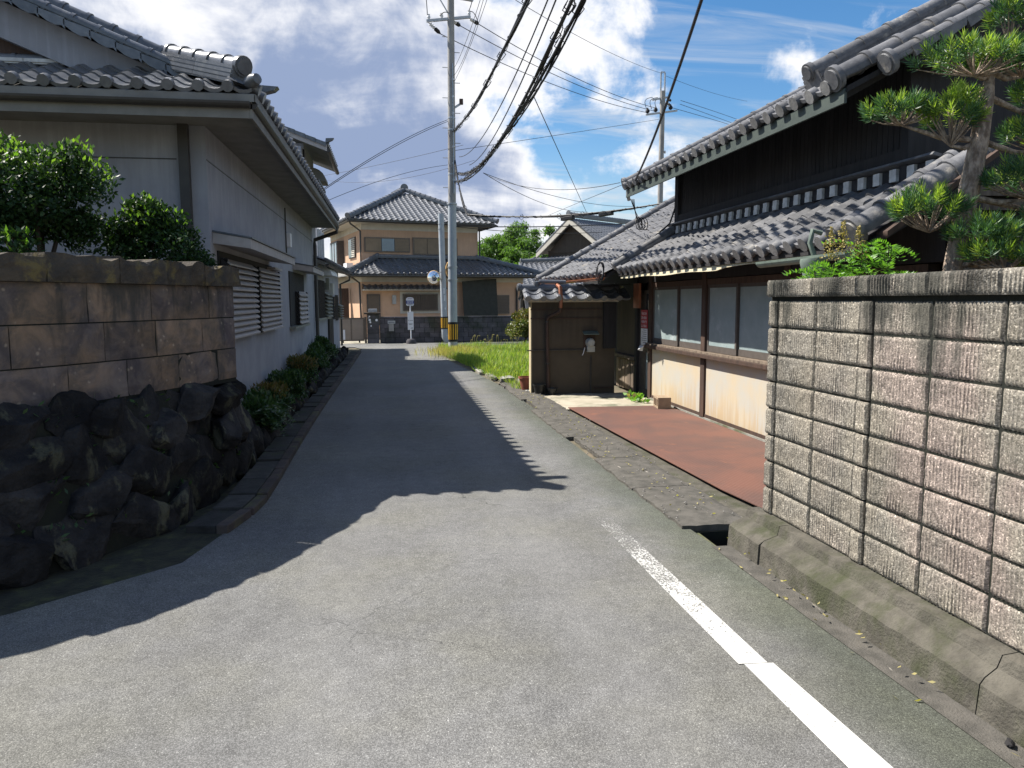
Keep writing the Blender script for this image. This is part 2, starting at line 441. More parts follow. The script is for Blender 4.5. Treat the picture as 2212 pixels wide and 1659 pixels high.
def cutstone():
    mt = bpy.data.materials.new('cut_tuff_stone')
    mt.use_nodes = True
    t = mt.node_tree
    t.nodes.clear()
    q = NB(t)
    pos = q.n('ShaderNodeNewGeometry').outputs['Position']
    f = q.smooth(q.noise(pos, 5, 8, .68, .5).outputs[0], .33, .67)
    f0 = q.smooth(q.noise(pos, 1.6, 4, .6).outputs[0], .38, .62)
    colr = q.mix(f, q.mix(f0, (.25, .17, .115), (.17, .14, .125)), q.mix(f0, (.10, .085, .07), (.085, .07, .075)))
    vo = q.n('ShaderNodeTexVoronoi', {'feature': 'F1'}, Vector=pos, Scale=17)
    fl = q.math('MULTIPLY', q.smooth(vo.outputs['Distance'], .10, .30, 1, 0), q.smooth(q.noise(pos, 7, 4, .6).outputs[0], .5, .62))
    colr = q.mix(q.math('MULTIPLY', fl, .75), colr, (.36, .29, .22))
    sv = q.n('ShaderNodeMapping', None, Vector=pos, Scale=(3, 3, .5)).outputs[0]
    zz = q.n('ShaderNodeSeparateXYZ', None, Vector=pos).outputs[2]
    sf = q.math('ADD', q.noise(sv, 1.3, 6, .6).outputs[0], q.smooth(zz, 1.0, 2.05, -.08, .12))
    colr = q.mix(q.smooth(sf, .54, .68, 0, .85), colr, (.045, .045, .042))
    oi = q.n('ShaderNodeObjectInfo').outputs['Random']
    k = q.math('MULTIPLY_ADD', oi, .4, .8)
    kc = q.n('ShaderNodeCombineXYZ', None, X=k, Y=k, Z=k).outputs[0]
    colr = q.mix(1.0, colr, kc, 'MULTIPLY')
    pb = q.n('ShaderNodeBsdfPrincipled', None, Base_Color=colr, Roughness=.92)
    pb.inputs['Specular IOR Level'].default_value = .2
    bn = q.n('ShaderNodeBump', None, Strength=.8, Distance=.012, Height=q.math('ADD', q.noise(pos, 26, 6, .7).outputs[0], q.math('MULTIPLY', vo.outputs['Distance'], .5)))
    t.links.new(bn.outputs[0], pb.inputs['Normal'])
    q.n('ShaderNodeOutputMaterial', None, Surface=pb.outputs[0])
    return mt


M['cut'] = cutstone()
M['moss_dark'] = pmat('mossy_edge', (.045, .045, .028), (.024, .024, .018), 9, .95, 1.0, 40, dirt=(.07, .075, .03), dscale=6)
M['moss_cap'] = pmat('mossy_coping', (.10, .078, .055), (.05, .045, .04), 7, .95, 1.0, 35, rand=.3, dirt=(.16, .125, .055), dscale=5, dlo=.52, dhi=.66, bdist=.02)

# ------------------------------------------------------------------ building helpers
WL = {}                                   # world translation of every object that parents others


def tag(o, label=None, cat=None, group=None, kind=None):
    for k, v in (('label', label), ('category', cat), ('group', group), ('kind', kind)):
        if v:
            o[k] = v
    return o


def thing(name, label, cat, loc, group=None):
    o = bpy.data.objects.new(name, None)
    o.empty_display_size = .2
    COL.objects.link(o)
    o.location = loc
    WL[o] = V(loc)
    return tag(o, label, cat, group)


def link(name, me, parent, wloc, mw=None):
    o = bpy.data.objects.new(name, me)
    COL.objects.link(o)
    if parent is not None:
        o.parent = parent
        off = WL[parent]
    else:
        off = V((0, 0, 0))
    if mw is not None:
        o.matrix_basis = Matrix.Translation(-off) @ mw
        WL[o] = mw.translation.copy()
    else:
        o.location = V(wloc) - off
        WL[o] = V(wloc)
    return o


def np_mesh(name, verts, faces, mat, smooth=False):
    """verts (n,3); faces list of equal length index rows (numpy) -> mesh"""
    me = bpy.data.meshes.new(name)
    verts = np.asarray(verts, np.float32)
    faces = np.asarray(faces, np.int32)
    k = faces.shape[1]
    me.vertices.add(len(verts))
    me.vertices.foreach_set('co', verts.ravel())
    me.loops.add(faces.size)
    me.loops.foreach_set('vertex_index', faces.ravel())
    me.polygons.add(len(faces))
    me.polygons.foreach_set('loop_start', np.arange(0, faces.size, k, dtype=np.int32))
    me.polygons.foreach_set('loop_total', np.full(len(faces), k, np.int32))
    me.update(calc_edges=True)
    me.materials.append(mat)
    if smooth:
        me.polygons.foreach_set('use_smooth', np.ones(len(faces), bool))
    return me


class MB:
    def __init__(s):
        s.v, s.f, s.sm = [], [], []

    def add(s, vs, fs, smooth=False):
        k = len(s.v)
        s.v += [tuple(x) for x in vs]
        s.f += [tuple(i + k for i in f) for f in fs]
        s.sm += [smooth]*len(fs)
        return s

    def box(s, x0, y0, z0, x1, y1, z1):
        x0, x1 = sorted((x0, x1))
        y0, y1 = sorted((y0, y1))
        z0, z1 = sorted((z0, z1))
        return s.add([(x0, y0, z0), (x1, y0, z0), (x1, y1, z0), (x0, y1, z0), (x0, y0, z1), (x1, y0, z1), (x1, y1, z1), (x0, y1, z1)],
                     [(0, 3, 2, 1), (4, 5, 6, 7), (0, 1, 5, 4), (1, 2, 6, 5), (2, 3, 7, 6), (3, 0, 4, 7)])

    def obox(s, c, u, v, w):
        """box centred at c with half vectors u, v, w"""
        c, u, v, w = V(c), V(u), V(v), V(w)
        if u.cross(v).dot(w) < 0:
            u, v = v, u
        P = [c - u - v - w, c + u - v - w, c + u + v - w, c - u + v - w, c - u - v + w, c + u - v + w, c + u + v + w, c - u + v + w]
        return s.add(P, [(0, 3, 2, 1), (4, 5, 6, 7), (0, 1, 5, 4), (1, 2, 6, 5), (2, 3, 7, 6), (3, 0, 4, 7)])

    def bar(s, a, b, w, h, upv=(0, 0, 1)):
        """rectangular bar from a to b: w across, h along up"""
        a, b = V(a), V(b)
        t = (b - a)
        side = t.cross(V(upv)).normalized()
        upn = side.cross(t).normalized()
        return s.obox((a + b)/2, t/2, side*w/2, upn*h/2)

    def tube(s, pts, r, n=8, caps=True):
        pts = [V(p) for p in pts]
        rs = r if isinstance(r, (list, tuple)) else [r]*len(pts)
        vs, fs = [], []
        pr = None
        for i, p_ in enumerate(pts):
            t = (pts[min(i + 1, len(pts) - 1)] - pts[max(i - 1, 0)]).normalized()
            if pr is None:
                a = t.orthogonal().normalized()
            else:
                a = (pr - t*pr.dot(t))
                a = a.normalized() if a.length > 1e-6 else t.orthogonal().normalized()
            pr = a
            bb = t.cross(a)
            for k in range(n):
                an = 2*math.pi*k/n
                vs.append(p_ + (a*math.cos(an) + bb*math.sin(an))*rs[i])
        for i in range(len(pts) - 1):
            for k in range(n):
                k2 = (k + 1) % n
                fs.append((i*n + k, i*n + k2, (i + 1)*n + k2, (i + 1)*n + k))
        s.add(vs, fs, True)
        if caps:
            s.add(vs[:n], [tuple(range(n - 1, -1, -1))])
            s.add(vs[-n:], [tuple(range(n))])
        return s

    def prism(s, poly, vec):
        """extrude planar polygon by vec"""
        poly = [V(p) for p in poly]
        vec = V(vec)
        nrm = V((0, 0, 0))
        for i in range(len(poly)):
            nrm += poly[i].cross(poly[(i + 1) % len(poly)])
        if nrm.dot(vec) < 0:
            poly = poly[::-1]
        n = len(poly)
        vs = poly + [p + vec for p in poly]
        fs = [tuple(range(n - 1, -1, -1)), tuple(range(n, 2*n))]
        fs += [(i, (i + 1) % n, (i + 1) % n + n, i + n) for i in range(n)]
        return s.add(vs, fs)

    def sphere(s, c, rx, ry, rz, nu=10, nv=6):
        vs, fs = [], []
        for j in range(nv + 1):
            ph = math.pi*j/nv
            for i in range(nu):
                th = 2*math.pi*i/nu
                vs.append((c[0] + rx*math.sin(ph)*math.cos(th), c[1] + ry*math.sin(ph)*math.sin(th), c[2] - rz*math.cos(ph)))
        for j in range(nv):
            for i in range(nu):
                i2 = (i + 1) % nu
                fs.append((j*nu + i, j*nu + i2, (j + 1)*nu + i2, (j + 1)*nu + i))
        return s.add(vs, fs, True)

    def lathe(s, c, prof, n=16, axis=(0, 0, 1)):
        ax = V(axis).normalized()
        a = ax.orthogonal().normalized()
        bb = ax.cross(a)
        vs, fs = [], []
        for r, h in prof:
            for k in range(n):
                an = 2*math.pi*k/n
                vs.append(V(c) + ax*h + (a*math.cos(an) + bb*math.sin(an))*r)
        for j in range(len(prof) - 1):
            for k in range(n):
                k2 = (k + 1) % n
                fs.append((j*n + k, j*n + k2, (j + 1)*n + k2, (j + 1)*n + k))
        s.add(vs, fs, True)
        if prof[0][0] > 1e-4:
            s.add(vs[:n], [tuple(range(n - 1, -1, -1))])
        if prof[-1][0] > 1e-4:
            s.add(vs[-n:], [tuple(range(n))])
        return s

    def mesh(s, name, mat, off=(0, 0, 0)):
        me = bpy.data.meshes.new(name)
        me.from_pydata([tuple(V(x) - V(off)) for x in s.v], [], s.f)
        me.polygons.foreach_set('use_smooth', s.sm)
        me.materials.append(mat)
        me.update()
        if any(s.sm):
            me.set_sharp_from_angle(angle=R(42))
        return me

    def build(s, name, mat, parent=None, bevel=0.0, kind=None, label=None):
        arr = np.array(s.v)
        c = V(((arr[:, 0].min() + arr[:, 0].max())/2, (arr[:, 1].min() + arr[:, 1].max())/2, arr[:, 2].min()))
        o = link(name, s.mesh(name, mat, c), parent, c)
        if bevel:
            md = o.modifiers.new('edge', 'BEVEL')
            md.width = bevel
            md.segments = 2
            md.limit_method = 'ANGLE'
        if kind:
            o['kind'] = kind
        if label:
            o['label'] = label
        return o


def boxp(name, mat, parent, *a, bevel=0.0, **k):
    return MB().box(*a).build(name, mat, parent, bevel, **k)


def frame_mat(o_, u, v, n, s=(1, 1, 1)):
    mm = Matrix.Identity(4)
    for i, (ax, k) in enumerate(((u, s[0]), (v, s[1]), (n, s[2]))):
        for j in range(3):
            mm[j][i] = ax[j]*k
    for j in range(3):
        mm[j][3] = o_[j]
    return mm


# ------------------------------------------------------------------ roof tiles
PROF = [(0, .022), (.09, .045), (.19, .056), (.30, .047), (.42, .024), (.56, .006), (.72, 0), (.87, .006), (1.0, .022)]


def tile_mesh(name, tw, tl, mat, eave=False, lift=.022, lip=.024, disc=.0):
    vs, fs = [], []
    k = len(PROF)
    sc_ = tw/.27
    low = [(t*tw, -.012, z*sc_ + lift) for t, z in PROF]
    hi = [(t*tw, tl + .03, z*sc_ + .002) for t, z in PROF]
    lpz = lip if not eave else lip*1.5
    lp = [(t*tw, -.012, z*sc_ + lift - lpz) for t, z in PROF]
    vs = low + hi + lp
    for i in range(k - 1):
        fs.append((i, i + 1, k + i + 1, k + i))
        fs.append((2*k + i, 2*k + i + 1, i + 1, i))
    if eave:
        # round end of the roll and its skirt
        n0 = len(vs)
        old = mat.name == 'weathered_tile'
        cx, cz, r = .2*tw, .05*sc_ + lift - (.042 if old else .018)*sc_, (.068 if old else .054)*sc_
        ns = 10
        for dy in (-.05, .03):
            for j in range(ns):
                an = 2*math.pi*j/ns
                vs.append((cx + r*math.cos(an), dy, cz + r*math.sin(an)))
        fs.append(tuple(range(n0 + ns - 1, n0 - 1, -1)) if False else tuple(n0 + j for j in range(ns))[::1])
        for j in range(ns):
            j2 = (j + 1) % ns
            fs.append((n0 + j, n0 + ns + j, n0 + ns + j2, n0 + j2))
    me = bpy.data.meshes.new(name)
    me.from_pydata(vs, [], fs)
    sm = [True]*len(fs)
    me.polygons.foreach_set('use_smooth', sm)
    me.materials.append(mat)
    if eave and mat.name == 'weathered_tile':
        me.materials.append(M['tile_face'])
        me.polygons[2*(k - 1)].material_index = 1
    me.update()
    me.set_sharp_from_angle(angle=R(38))
    return me


TM = {}


def get_tile(tw, tl, mat, eave):
    key = (tw, tl, mat.name, eave)
    if key not in TM:
        TM[key] = tile_mesh('roof_tile', tw, tl, mat, eave)
    return TM[key]


TILES = {}


def tile_plane(th, roof, O, u, v, ncol, nrow, tw, tl, mat, keep=None, eave=True, jit=.006):
    O, u, v = V(O), V(u).normalized(), V(v).normalized()
    n = u.cross(v).normalized()
    lst = TILES.setdefault(th, [])
    for j in range(nrow):
        for i in range(ncol):
            if keep and not keep((i + .5)*tw, (j + .5)*tl):
                continue
            pos = O + u*(i*tw) + v*(j*tl) + n*random.uniform(-jit, jit)*.5
            uu = (u + v*random.uniform(-jit, jit) + n*random.uniform(-jit, jit)).normalized()
            vv = (v - uu*v.dot(uu)).normalized()
            mm = frame_mat(pos, uu, vv, uu.cross(vv))
            lst.append((roof, get_tile(tw, tl, mat, eave and j == 0), mm))


def finish_tiles(limit=290):
    for th, lst in TILES.items():
        lst.sort(key=lambda t: (t[2].translation - CAM).length)
        for roof, me, mm in lst[:limit]:
            link('roof_tile', me, roof, None, mm)
        rest = {}
        for roof, me, mm in lst[limit:]:
            rest.setdefault(roof, []).append((me, mm))
        for roof, items in rest.items():
            mb = MB()
            mat = items[0][0].materials[0]
            for me, mm in items:
                mb.add([mm @ vv.co for vv in me.vertices], [tuple(p_.vertices) for p_ in me.polygons], True)
            mb.build('roof_tiles', mat, roof, kind='stuff')


def ridge_piece(r, L, mat, collar=True, n=10):
    """a half-round ridge tile of length L along +y with a raised collar"""
    mb = MB()
    prof = [(0, r), (L*.86, r*.97), (L*.86, r*1.13), (L*1.0, r*1.13)] if collar else [(0, r), (L, r)]
    vs, fs = [], []
    for y, rr in prof:
        for k in range(n + 1):
            an = -.25 + (math.pi + .5)*k/n
            vs.append((rr*math.cos(an), y, rr*math.sin(an)))
    w = n + 1
    for j in range(len(prof) - 1):
        for k in range(n):
            fs.append((j*w + k, (j + 1)*w + k, (j + 1)*w + k + 1, j*w + k + 1))
    mb.add(vs, fs, True)
    e0 = list(range(w))
    mb.add([vs[i] for i in e0], [tuple(range(w))])
    return mb.mesh('ridge_tile', mat)


RP = {}


def ridge_line(parent, a, b, r, mat, L=.28, base=None, upv=(0, 0, 1), courses=0, cw=.22, ch=.045, cmat=None, name='ridge', end_disc=0.0):
    """row of round ridge tiles from a (low end) to b, on stacked flat courses; everything under one 'ridge' part"""
    a, b = V(a), V(b)
    t = (b - a)
    ln = t.length
    t = t.normalized()
    side = t.cross(V(upv)).normalized()
    upn = side.cross(t).normalized()
    key = (r, L, mat.name)
    if key not in RP:
        RP[key] = ridge_piece(r, L, mat)
    mb = MB()
    hgt = courses*ch
    mb.obox((a + b)/2 + upn*(max(hgt, .03)/2 - .01), t*ln/2, side*(cw*.40), upn*(max(hgt, .03)/2))
    ro = mb.build(name, cmat or mat, parent)
    for c in range(courses):
        off = upn*(ch*(c + .5))
        wdt = cw*(1 - .05*c)
        nseg = max(1, int(ln/.62))
        for q_ in range(nseg):
            s0, s1 = ln*q_/nseg, ln*(q_ + 1)/nseg
            MB().obox(a + t*((s0 + s1)/2) + off, t*((s1 - s0)/2 - .003), side*(wdt/2), upn*(ch*.36)).build('ridge_course', cmat or mat, ro)
    nn_ = max(1, int(round(ln/L)))
    for i in range(nn_):
        o_ = a + t*(ln*i/nn_) + upn*hgt
        link('ridge_tile', RP[key], ro, None, frame_mat(o_, side, t, upn, (1, ln/nn_/L*1.02, 1)))
    if end_disc:
        MB().lathe(a + upn*(hgt + r*.1) - t*.02, [(.01, -.015), (end_disc*.75, -.015), (end_disc*.78, 0), (end_disc, 0), (end_disc, .05), (.01, .05)], 16, t).build('end_tile', mat, ro)
    return ro


# ------------------------------------------------------------------ foliage
def rand_dirs(n):
    a = rng.normal(size=(n, 3))
    return a/np.linalg.norm(a, axis=1, keepdims=True)


def leaf_quads(C, D, N, L, Wd):
    """diamond leaves: base C, direction D, normal N, length L, width Wd"""
    S = np.cross(D, N)
    S /= np.linalg.norm(S, axis=1, keepdims=True) + 1e-9
    L = np.broadcast_to(np.asarray(L, float), (len(C),))[:, None]
    Wd = np.broadcast_to(np.asarray(Wd, float), (len(C),))[:, None]
    mid = C + D*L*.45 - N*L*.04
    P = np.stack([C, mid + S*Wd*.5, C + D*L, mid - S*Wd*.5], 1).reshape(-1, 3)
    F = np.arange(len(C)*4).reshape(-1, 4)
    return P, F


def leaves(name, mat, parent, C, D=None, L=.05, Wd=.03, upb=.5, kind=None):
    n = len(C)
    if D is None:
        D = rand_dirs(n)
        D[:, 2] += upb*.3
        D /= np.linalg.norm(D, axis=1, keepdims=True)
    N = rand_dirs(n)
    N[:, 2] += upb*2
    N -= D*(N*D).sum(1, keepdims=True)
    N /= np.linalg.norm(N, axis=1, keepdims=True) + 1e-9
    Lr = L*rng.uniform(.7, 1.25, n)
    P, F = leaf_quads(C, D, N, Lr, Wd*rng.uniform(.75, 1.2, n))
    c = P.mean(0)
    me = np_mesh(name, P - c, F, mat)
    o = link(name, me, parent, V(c))
    if kind:
        o['kind'] = kind
    return o


def clump_points(centers, radii, n, shell=.55):
    """points in a union of ragged ellipsoid clumps, denser at the outside"""
    k = len(centers)
    idx = rng.integers(0, k, n)
    d_ = rand_dirs(n)
    rr = (shell + (1 - shell)*rng.random(n))*rng.uniform(.85, 1.12, n)
    return np.asarray(centers)[idx] + d_*np.asarray(radii)[idx]*rr[:, None]


def crown(center, rad, nclump, csize, seed=0, bottom=-.6):
    """clump centres spread over an uneven ellipsoid"""
    cs = []
    while len(cs) < nclump:
        d_ = rng.normal(size=3)
        d_ /= np.linalg.norm(d_)
        if d_[2] < bottom:
            continue
        rr = rng.uniform(.45, 1.0)
        cs.append(np.array(center) + d_*np.array(rad)*rr)
    cs = np.array(cs)
    rs = np.stack([csize*rng.uniform(.7, 1.3, nclump)]*3, 1)*np.array([1, 1, .8])
    return cs, rs


# ------------------------------------------------------------------ ground, roads
XS = [-600, 2.24, 2.56, 600]
YS = [-400, 4.86, 5.22, 15.25, 15.75, 900]
mb = MB()
for i in range(3):
    for j in range(5):
        if i == 1 and j in (1, 3):
            continue
        mb.add([(XS[i], YS[j], -.03), (XS[i + 1], YS[j], -.03), (XS[i + 1], YS[j + 1], -.03), (XS[i], YS[j + 1], -.03)], [(0, 1, 2, 3)])
tag(mb.build('ground', M['dirt']), kind='structure')
for y0, y1 in ((4.86, 5.22), (15.25, 15.75)):
    mb = MB()
    x0, x1 = 2.24, 2.56
    mb.add([(x0, y0, -.55), (x1, y0, -.55), (x1, y1, -.55), (x0, y1, -.55), (x0, y0, -.03), (x1, y0, -.03), (x1, y1, -.03), (x0, y1, -.03)],
           [(0, 1, 2, 3), (0, 4, 5, 1), (1, 5, 6, 2), (2, 6, 7, 3), (3, 7, 4, 0)])
    tag(mb.build('drain_channel', M['rockback']), kind='structure')


def sheet(name, poly, z, mat, th=0.0):
    bm = bmesh.new()
    vs = [bm.verts.new((x, y, z)) for x, y in poly]
    f = bm.faces.new(vs)
    f.normal_update()
    if f.normal.z < 0:
        f.normal_flip()
    bmesh.ops.triangulate(bm, faces=bm.faces[:])
    me = bpy.data.meshes.new(name)
    bm.to_mesh(me)
    bm.free()
    me.materials.append(mat)
    o = link(name, me, None, (0, 0, 0))
    return tag(o, kind='structure')


sheet('road', [(-14, -8), (2.32, -8), (2.30, 3.0), (2.2, 4.6), (2.12, 6.5), (2.12, 9), (2.22, 11.5), (2.2, 13.6), (2.16, 15.0), (2.0, 17.5), (1.68, 21), (1.62, 24), (1.9, 26.0), (3.0, 26.6), (30, 27.4), (30, 31.22), (-24, 31.22),
                (-24, 28.7), (-1.3, 28.6), (-1.0, 27.4), (-1.06, 19), (-1.12, 12), (-1.12, 6.3), (-1.38, 5.1), (-2.1, 4.4), (-3.2, 3.7), (-14, .5)], 0.0, M['asphalt'])
# edge line: fresh stretch, then the worn older one
sheet('road_marking', [(1.61, -8), (1.78, -8), (1.78, 1.6), (1.77, 2.35), (1.74, 3.16), (1.60, 3.17), (1.61, 2.4), (1.61, 1.6)], .004, M['paint'])
sheet('road_marking', [(1.575, 3.176), (1.715, 3.166), (1.70, 4.2), (1.67, 6), (1.64, 9), (1.60, 12), (1.5, 15), (1.32, 18), (1.1, 21.8), (.99, 21.8), (1.21, 18), (1.39, 15), (1.49, 12), (1.53, 9), (1.545, 6), (1.56, 4.2)], .004, M['paint'])

sheet('mossy_edge', [(-1.06, 7.4), (-1.12, 6.25), (-1.40, 5.05), (-2.1, 4.36), (-3.2, 3.68), (-14, .5), (-14, 3.2), (-5.2, 3.6), (-3.2, 4.5), (-2.2, 5.2), (-1.7, 6.2), (-1.6, 7.4)], -.006, M['moss_dark'])
# concrete strip with the covered drain along the old house, in cast lengths
mb = MB()
ys = [5.22, 6.4, 7.7, 9.0, 10.2, 11.4, 12.6, 13.9, 15.25]


def strip_x(y):
    return 2.14 + .06*math.sin(y*1.7) + (.06 if y > 11 else 0), 2.66 + .02*math.sin(y*2.3)


def lump(name, x0, x1, y0, y1, z, mat, nx=8, ny=16, amp=.02, parent=None, skirt=.06):
    """slab with an uneven worn top"""
    vs, fs = [], []
    for j in range(ny + 1):
        for i in range(nx + 1):
            x = x0 + (x1 - x0)*i/nx
            y = y0 + (y1 - y0)*j/ny
            e = min(i, nx - i)/nx*2
            h = mnoise.noise(V((x*5, y*5, 3.1)))*amp + mnoise.noise(V((x*19, y*19, 7)))*amp*.5
            ed = -.012 if (i in (0, nx) or j in (0, ny)) else 0
            xx = x + (mnoise.noise(V((y*6, 2.2, x)))*.03 if i in (0,) else 0)
            vs.append((xx, y, z + h + ed))
    w = nx + 1
    for j in range(ny):
        for i in range(nx):
            fs.append((j*w + i, j*w + i + 1, (j + 1)*w + i + 1, (j + 1)*w + i))
    mb_ = MB().add(vs, fs, True)
    rim = [j*w for j in range(ny, -1, -1)] + [i for i in range(1, w)] + [j*w + nx for j in range(1, ny + 1)] + [ny*w + i for i in range(nx - 1, 0, -1)]
    rv = [vs[i] for i in rim]
    lo = [(x, y, z - skirt) for x, y, _ in rv]
    n_ = len(rv)
    mb_.add(rv + lo, [(i, n_ + i, n_ + (i + 1) % n_, (i + 1) % n_) for i in range(n_)])
    return mb_.build(name, mat, parent)


verge = thing('drain_cover_strip', 'worn concrete drain cover strip between the asphalt and the rusty plate', 'drain cover', (2.4, 10, 0))
for a, c in zip(ys[:-1], ys[1:]):
    x0, x1 = strip_x((a + c)/2)
    lump('cover_slab', x0, x1, a + .006, c - .006, .035, M['verge'], 10, 20, .010, verge)

# yard of the old house
tag(lump('yard', 2.665, 4.36, 11.42, 13.36, .012, M['conc_light'], 14, 16, .012), kind='structure')
tag(lump('yard_base', 2.665, 4.30, 4.8, 11.40, -.012, M['conc_moss'], 8, 20, .006), kind='structure')
mb = MB()
mb.prism([(2.72, 11.46, .022), (4.30, 11.36, .022), (4.30, 5.6, .022), (2.95, 5.28, .022), (2.86, 6.2, .022)], (0, 0, .012))
tag(mb.build('steel_plate', M['rust'], None, .002), 'large rusty checkered steel plate lying in front of the old house', 'steel plate')

# ------------------------------------------------------------------ right: split-face block wall
def split_mesh(name, w, h, dep, seed, rough=.006, rib=.007, nx=None):
    """block whose face (towards -x) is ribbed and chipped; y runs 0..w, z 0..h"""
    nx = nx or max(8, int(w/.0046))
    nz = max(6, int(h/.0125))
    g = np.zeros((nz + 1, nx + 1, 3))
    for j in range(nz + 1):
        for i in range(nx + 1):
            y, z = w*i/nx, h*j/nz
            rb = max(0, 1 - abs(((y/.0235) % 1) - .5)/.24)**.8
            chip = mnoise.noise(V((y*26 + seed*7, z*26, seed)))*.6 + mnoise.noise(V((y*55, z*55 + seed*3, 5)))*.6
            keep_ = .5 + .9*mnoise.noise(V((y*4 + seed*2.3, z*6, seed*1.7)))
            keep_ = min(1, max(0.30, keep_))
            e = min(y, w - y, .007)/.007
            ez = min(z, h - z, .007)/.007
            dsp = rib*keep_*rb + rough*chip - .010*(1 - min(e, ez))
            g[j, i] = (-dsp, y, z)
    vs = g.reshape(-1, 3).tolist()
    k = nx + 1
    fs = []
    for j in range(nz):
        for i in range(nx):
            fs.append((j*k + i, (j + 1)*k + i, (j + 1)*k + i + 1, j*k + i + 1))
    mb = MB().add(vs, fs, True)
    rim = [i for i in range(k)] + [j*k + nx for j in range(1, nz + 1)] + [nz*k + i for i in range(nx - 1, -1, -1)] + [j*k for j in range(nz - 1, 0, -1)]
    a = [vs[i] for i in rim]
    c = [(dep, y, z) for _, y, z in a]
    n_ = len(a)
    mb.add(a + c, [(i, (i + 1) % n_, n_ + (i + 1) % n_, n_ + i) for i in range(n_)] + [tuple(range(n_, 2*n_))])
    return mb.mesh(name, M['split'])


bw = thing('block_wall', 'grey split face concrete block wall with ribbed coping on the right', 'wall', (2.5, 2, .26))
X0 = 2.50
boxp('mortar_core', M['rockback'], bw, X0 + .010, -3.2, .24, X0 + .10, 4.735, 1.80)
cols = []                                                    # (y0, y1, pilaster)
cols.append((4.64, 4.735, True))
for y0, y1, pil in ((4.19, 4.63, False), (3.75, 4.18, False), (3.645, 3.742, True), (3.21, 3.637, False), (2.775, 3.20, False), (2.34, 2.767, False), (2.235, 2.332, True),
                    (1.80, 2.227, False), (1.365, 1.792, False), (.93, 1.357, False), (.825, .922, True), (.39, .817, False), (-.05, .382, False), (-.49, -.058, False), (-.93, -.498, False), (-1.37, -.938, False)):
    cols.append((y0, y1, pil))
variants = {}
for ci, (y0, y1, pil) in enumerate(cols):
    for r in range(8):
        z0 = .262 + .1795*r
        kk = 'p' if pil else 'b'
        vid = (kk, (ci*5 + r*3) % (3 if pil else 6))
        if vid not in variants:
            variants[vid] = split_mesh('concrete_block', .094 if pil else .429, .167, .05, vid[1]*1.9 + (11 if pil else 3), rough=.006 if vid[1] % 3 else .0035, rib=.0085)
        me = variants[vid]
        w0 = .097 if pil else .433
        mm = frame_mat((X0 - (.012 if pil else 0) + random.uniform(-.002, .002), y0, z0), (1, 0, 0), (0, 1, 0), (0, 0, 1), (1, (y1 - y0)/w0, 1))
        link('concrete_block', me, bw, None, mm)
    # coping
    vid = ('c' + kk, ci % 3)
    if vid not in variants:
        variants[vid] = split_mesh('coping_block', .097 if pil else .432, .108, .16, vid[1]*2.7 + 31, rough=.0025, rib=.017)
    mm = frame_mat((X0 - .030, y0 - .002, 1.712), (1, 0, 0), (0, 1, 0), (0, 0, 1), (1, (y1 - y0)/(.097 if pil else .432)*1.008, 1))
    link('coping_block', variants[vid], bw, None, mm)

# concrete footing of the block wall: ledge, sloping face
ft = thing('wall_footing', 'mossy concrete footing stepping out under the grey block wall', 'footing', (2.4, 2, 0))
def footing(y0, y1, top=True, x_face=2.312):
    prof = [(2.52, .258), (2.435, .252), (2.420, .195), (2.335, .160), (x_face, .135), (x_face - .012, -.05), (2.52, -.05)]
    n = max(2, int((y1 - y0)/.05))
    vs, fs = [], []
    for j in range(n + 1):
        y = y0 + (y1 - y0)*j/n
        for i, (x, z) in enumerate(prof):
            s_ = .006 if i in (1, 2, 3, 4) else .002
            drift = .03*max(0, min(1, (4.0 - y)/1.6)) if i in (3, 4, 5) else 0
            vs.append((x + drift + mnoise.noise(V((y*7, i*3.1, 1)))*s_*1.5, y, z + mnoise.noise(V((y*9, i*2.7, 4)))*s_))
    k = len(prof)
    for j in range(n):
        for i in range(k - 1):
            fs.append((j*k + i, (j + 1)*k + i, (j + 1)*k + i + 1, j*k + i + 1))
    fs.append(tuple(range(k)))
    fs.append(tuple(n*k + i for i in range(k - 1, -1, -1)))
    return MB().add(vs, fs, False).build('footing_block', M['conc_moss'], ft)


footing(-3, .9)
footing(.906, 2.6)
footing(2.606, 4.40)
footing(4.406, 4.84, x_face=2.30)
sheet('kerb_dirt', [(2.16, 4.8), (2.312, 4.8), (2.33, 2.6), (2.35, -3), (2.20, -3), (2.20, 2.4), (2.17, 3.6)], .005, M['verge'])

# ------------------------------------------------------------------ left: cut stone wall on a rock base
def path_at(P, s):
    L = 0
    for a, c in zip(P[:-1], P[1:]):
        a, c = V((a[0], a[1], 0)), V((c[0], c[1], 0))
        l_ = (c - a).length
        if s <= L + l_ or c == P[-1]:
            t = (c - a)/l_
            return a + t*(s - L), t
        L += l_
    a, c = V((*P[-2], 0)), V((*P[-1], 0))
    t = (c - a).normalized()
    return c + t*(s - L), t


def smooth_path(P, k=3):
    P = [V((x, y, 0)) for x, y in P]
    for _ in range(k):
        Q = [P[0]]
        for a, c in zip(P[:-1], P[1:]):
            Q += [a*.75 + c*.25, a*.25 + c*.75]
        Q.append(P[-1])
        P = Q
    return [(p_.x, p_.y) for p_ in P]


def plen(P):
    return sum((V(a) - V(c)).length for a, c in zip(P[:-1], P[1:]))


WP = smooth_path([(-7.5, 2.6), (-5.2, 3.55), (-3.43, 4.42), (-2.45, 5.15), (-1.80, 6.4), (-1.42, 7.45)])
WLn = plen(WP)
sw = thing('stone_wall', 'brown stained cut stone wall with mossy coping curving in front of the white house', 'wall', (-2.4, 5.2, 1.0))


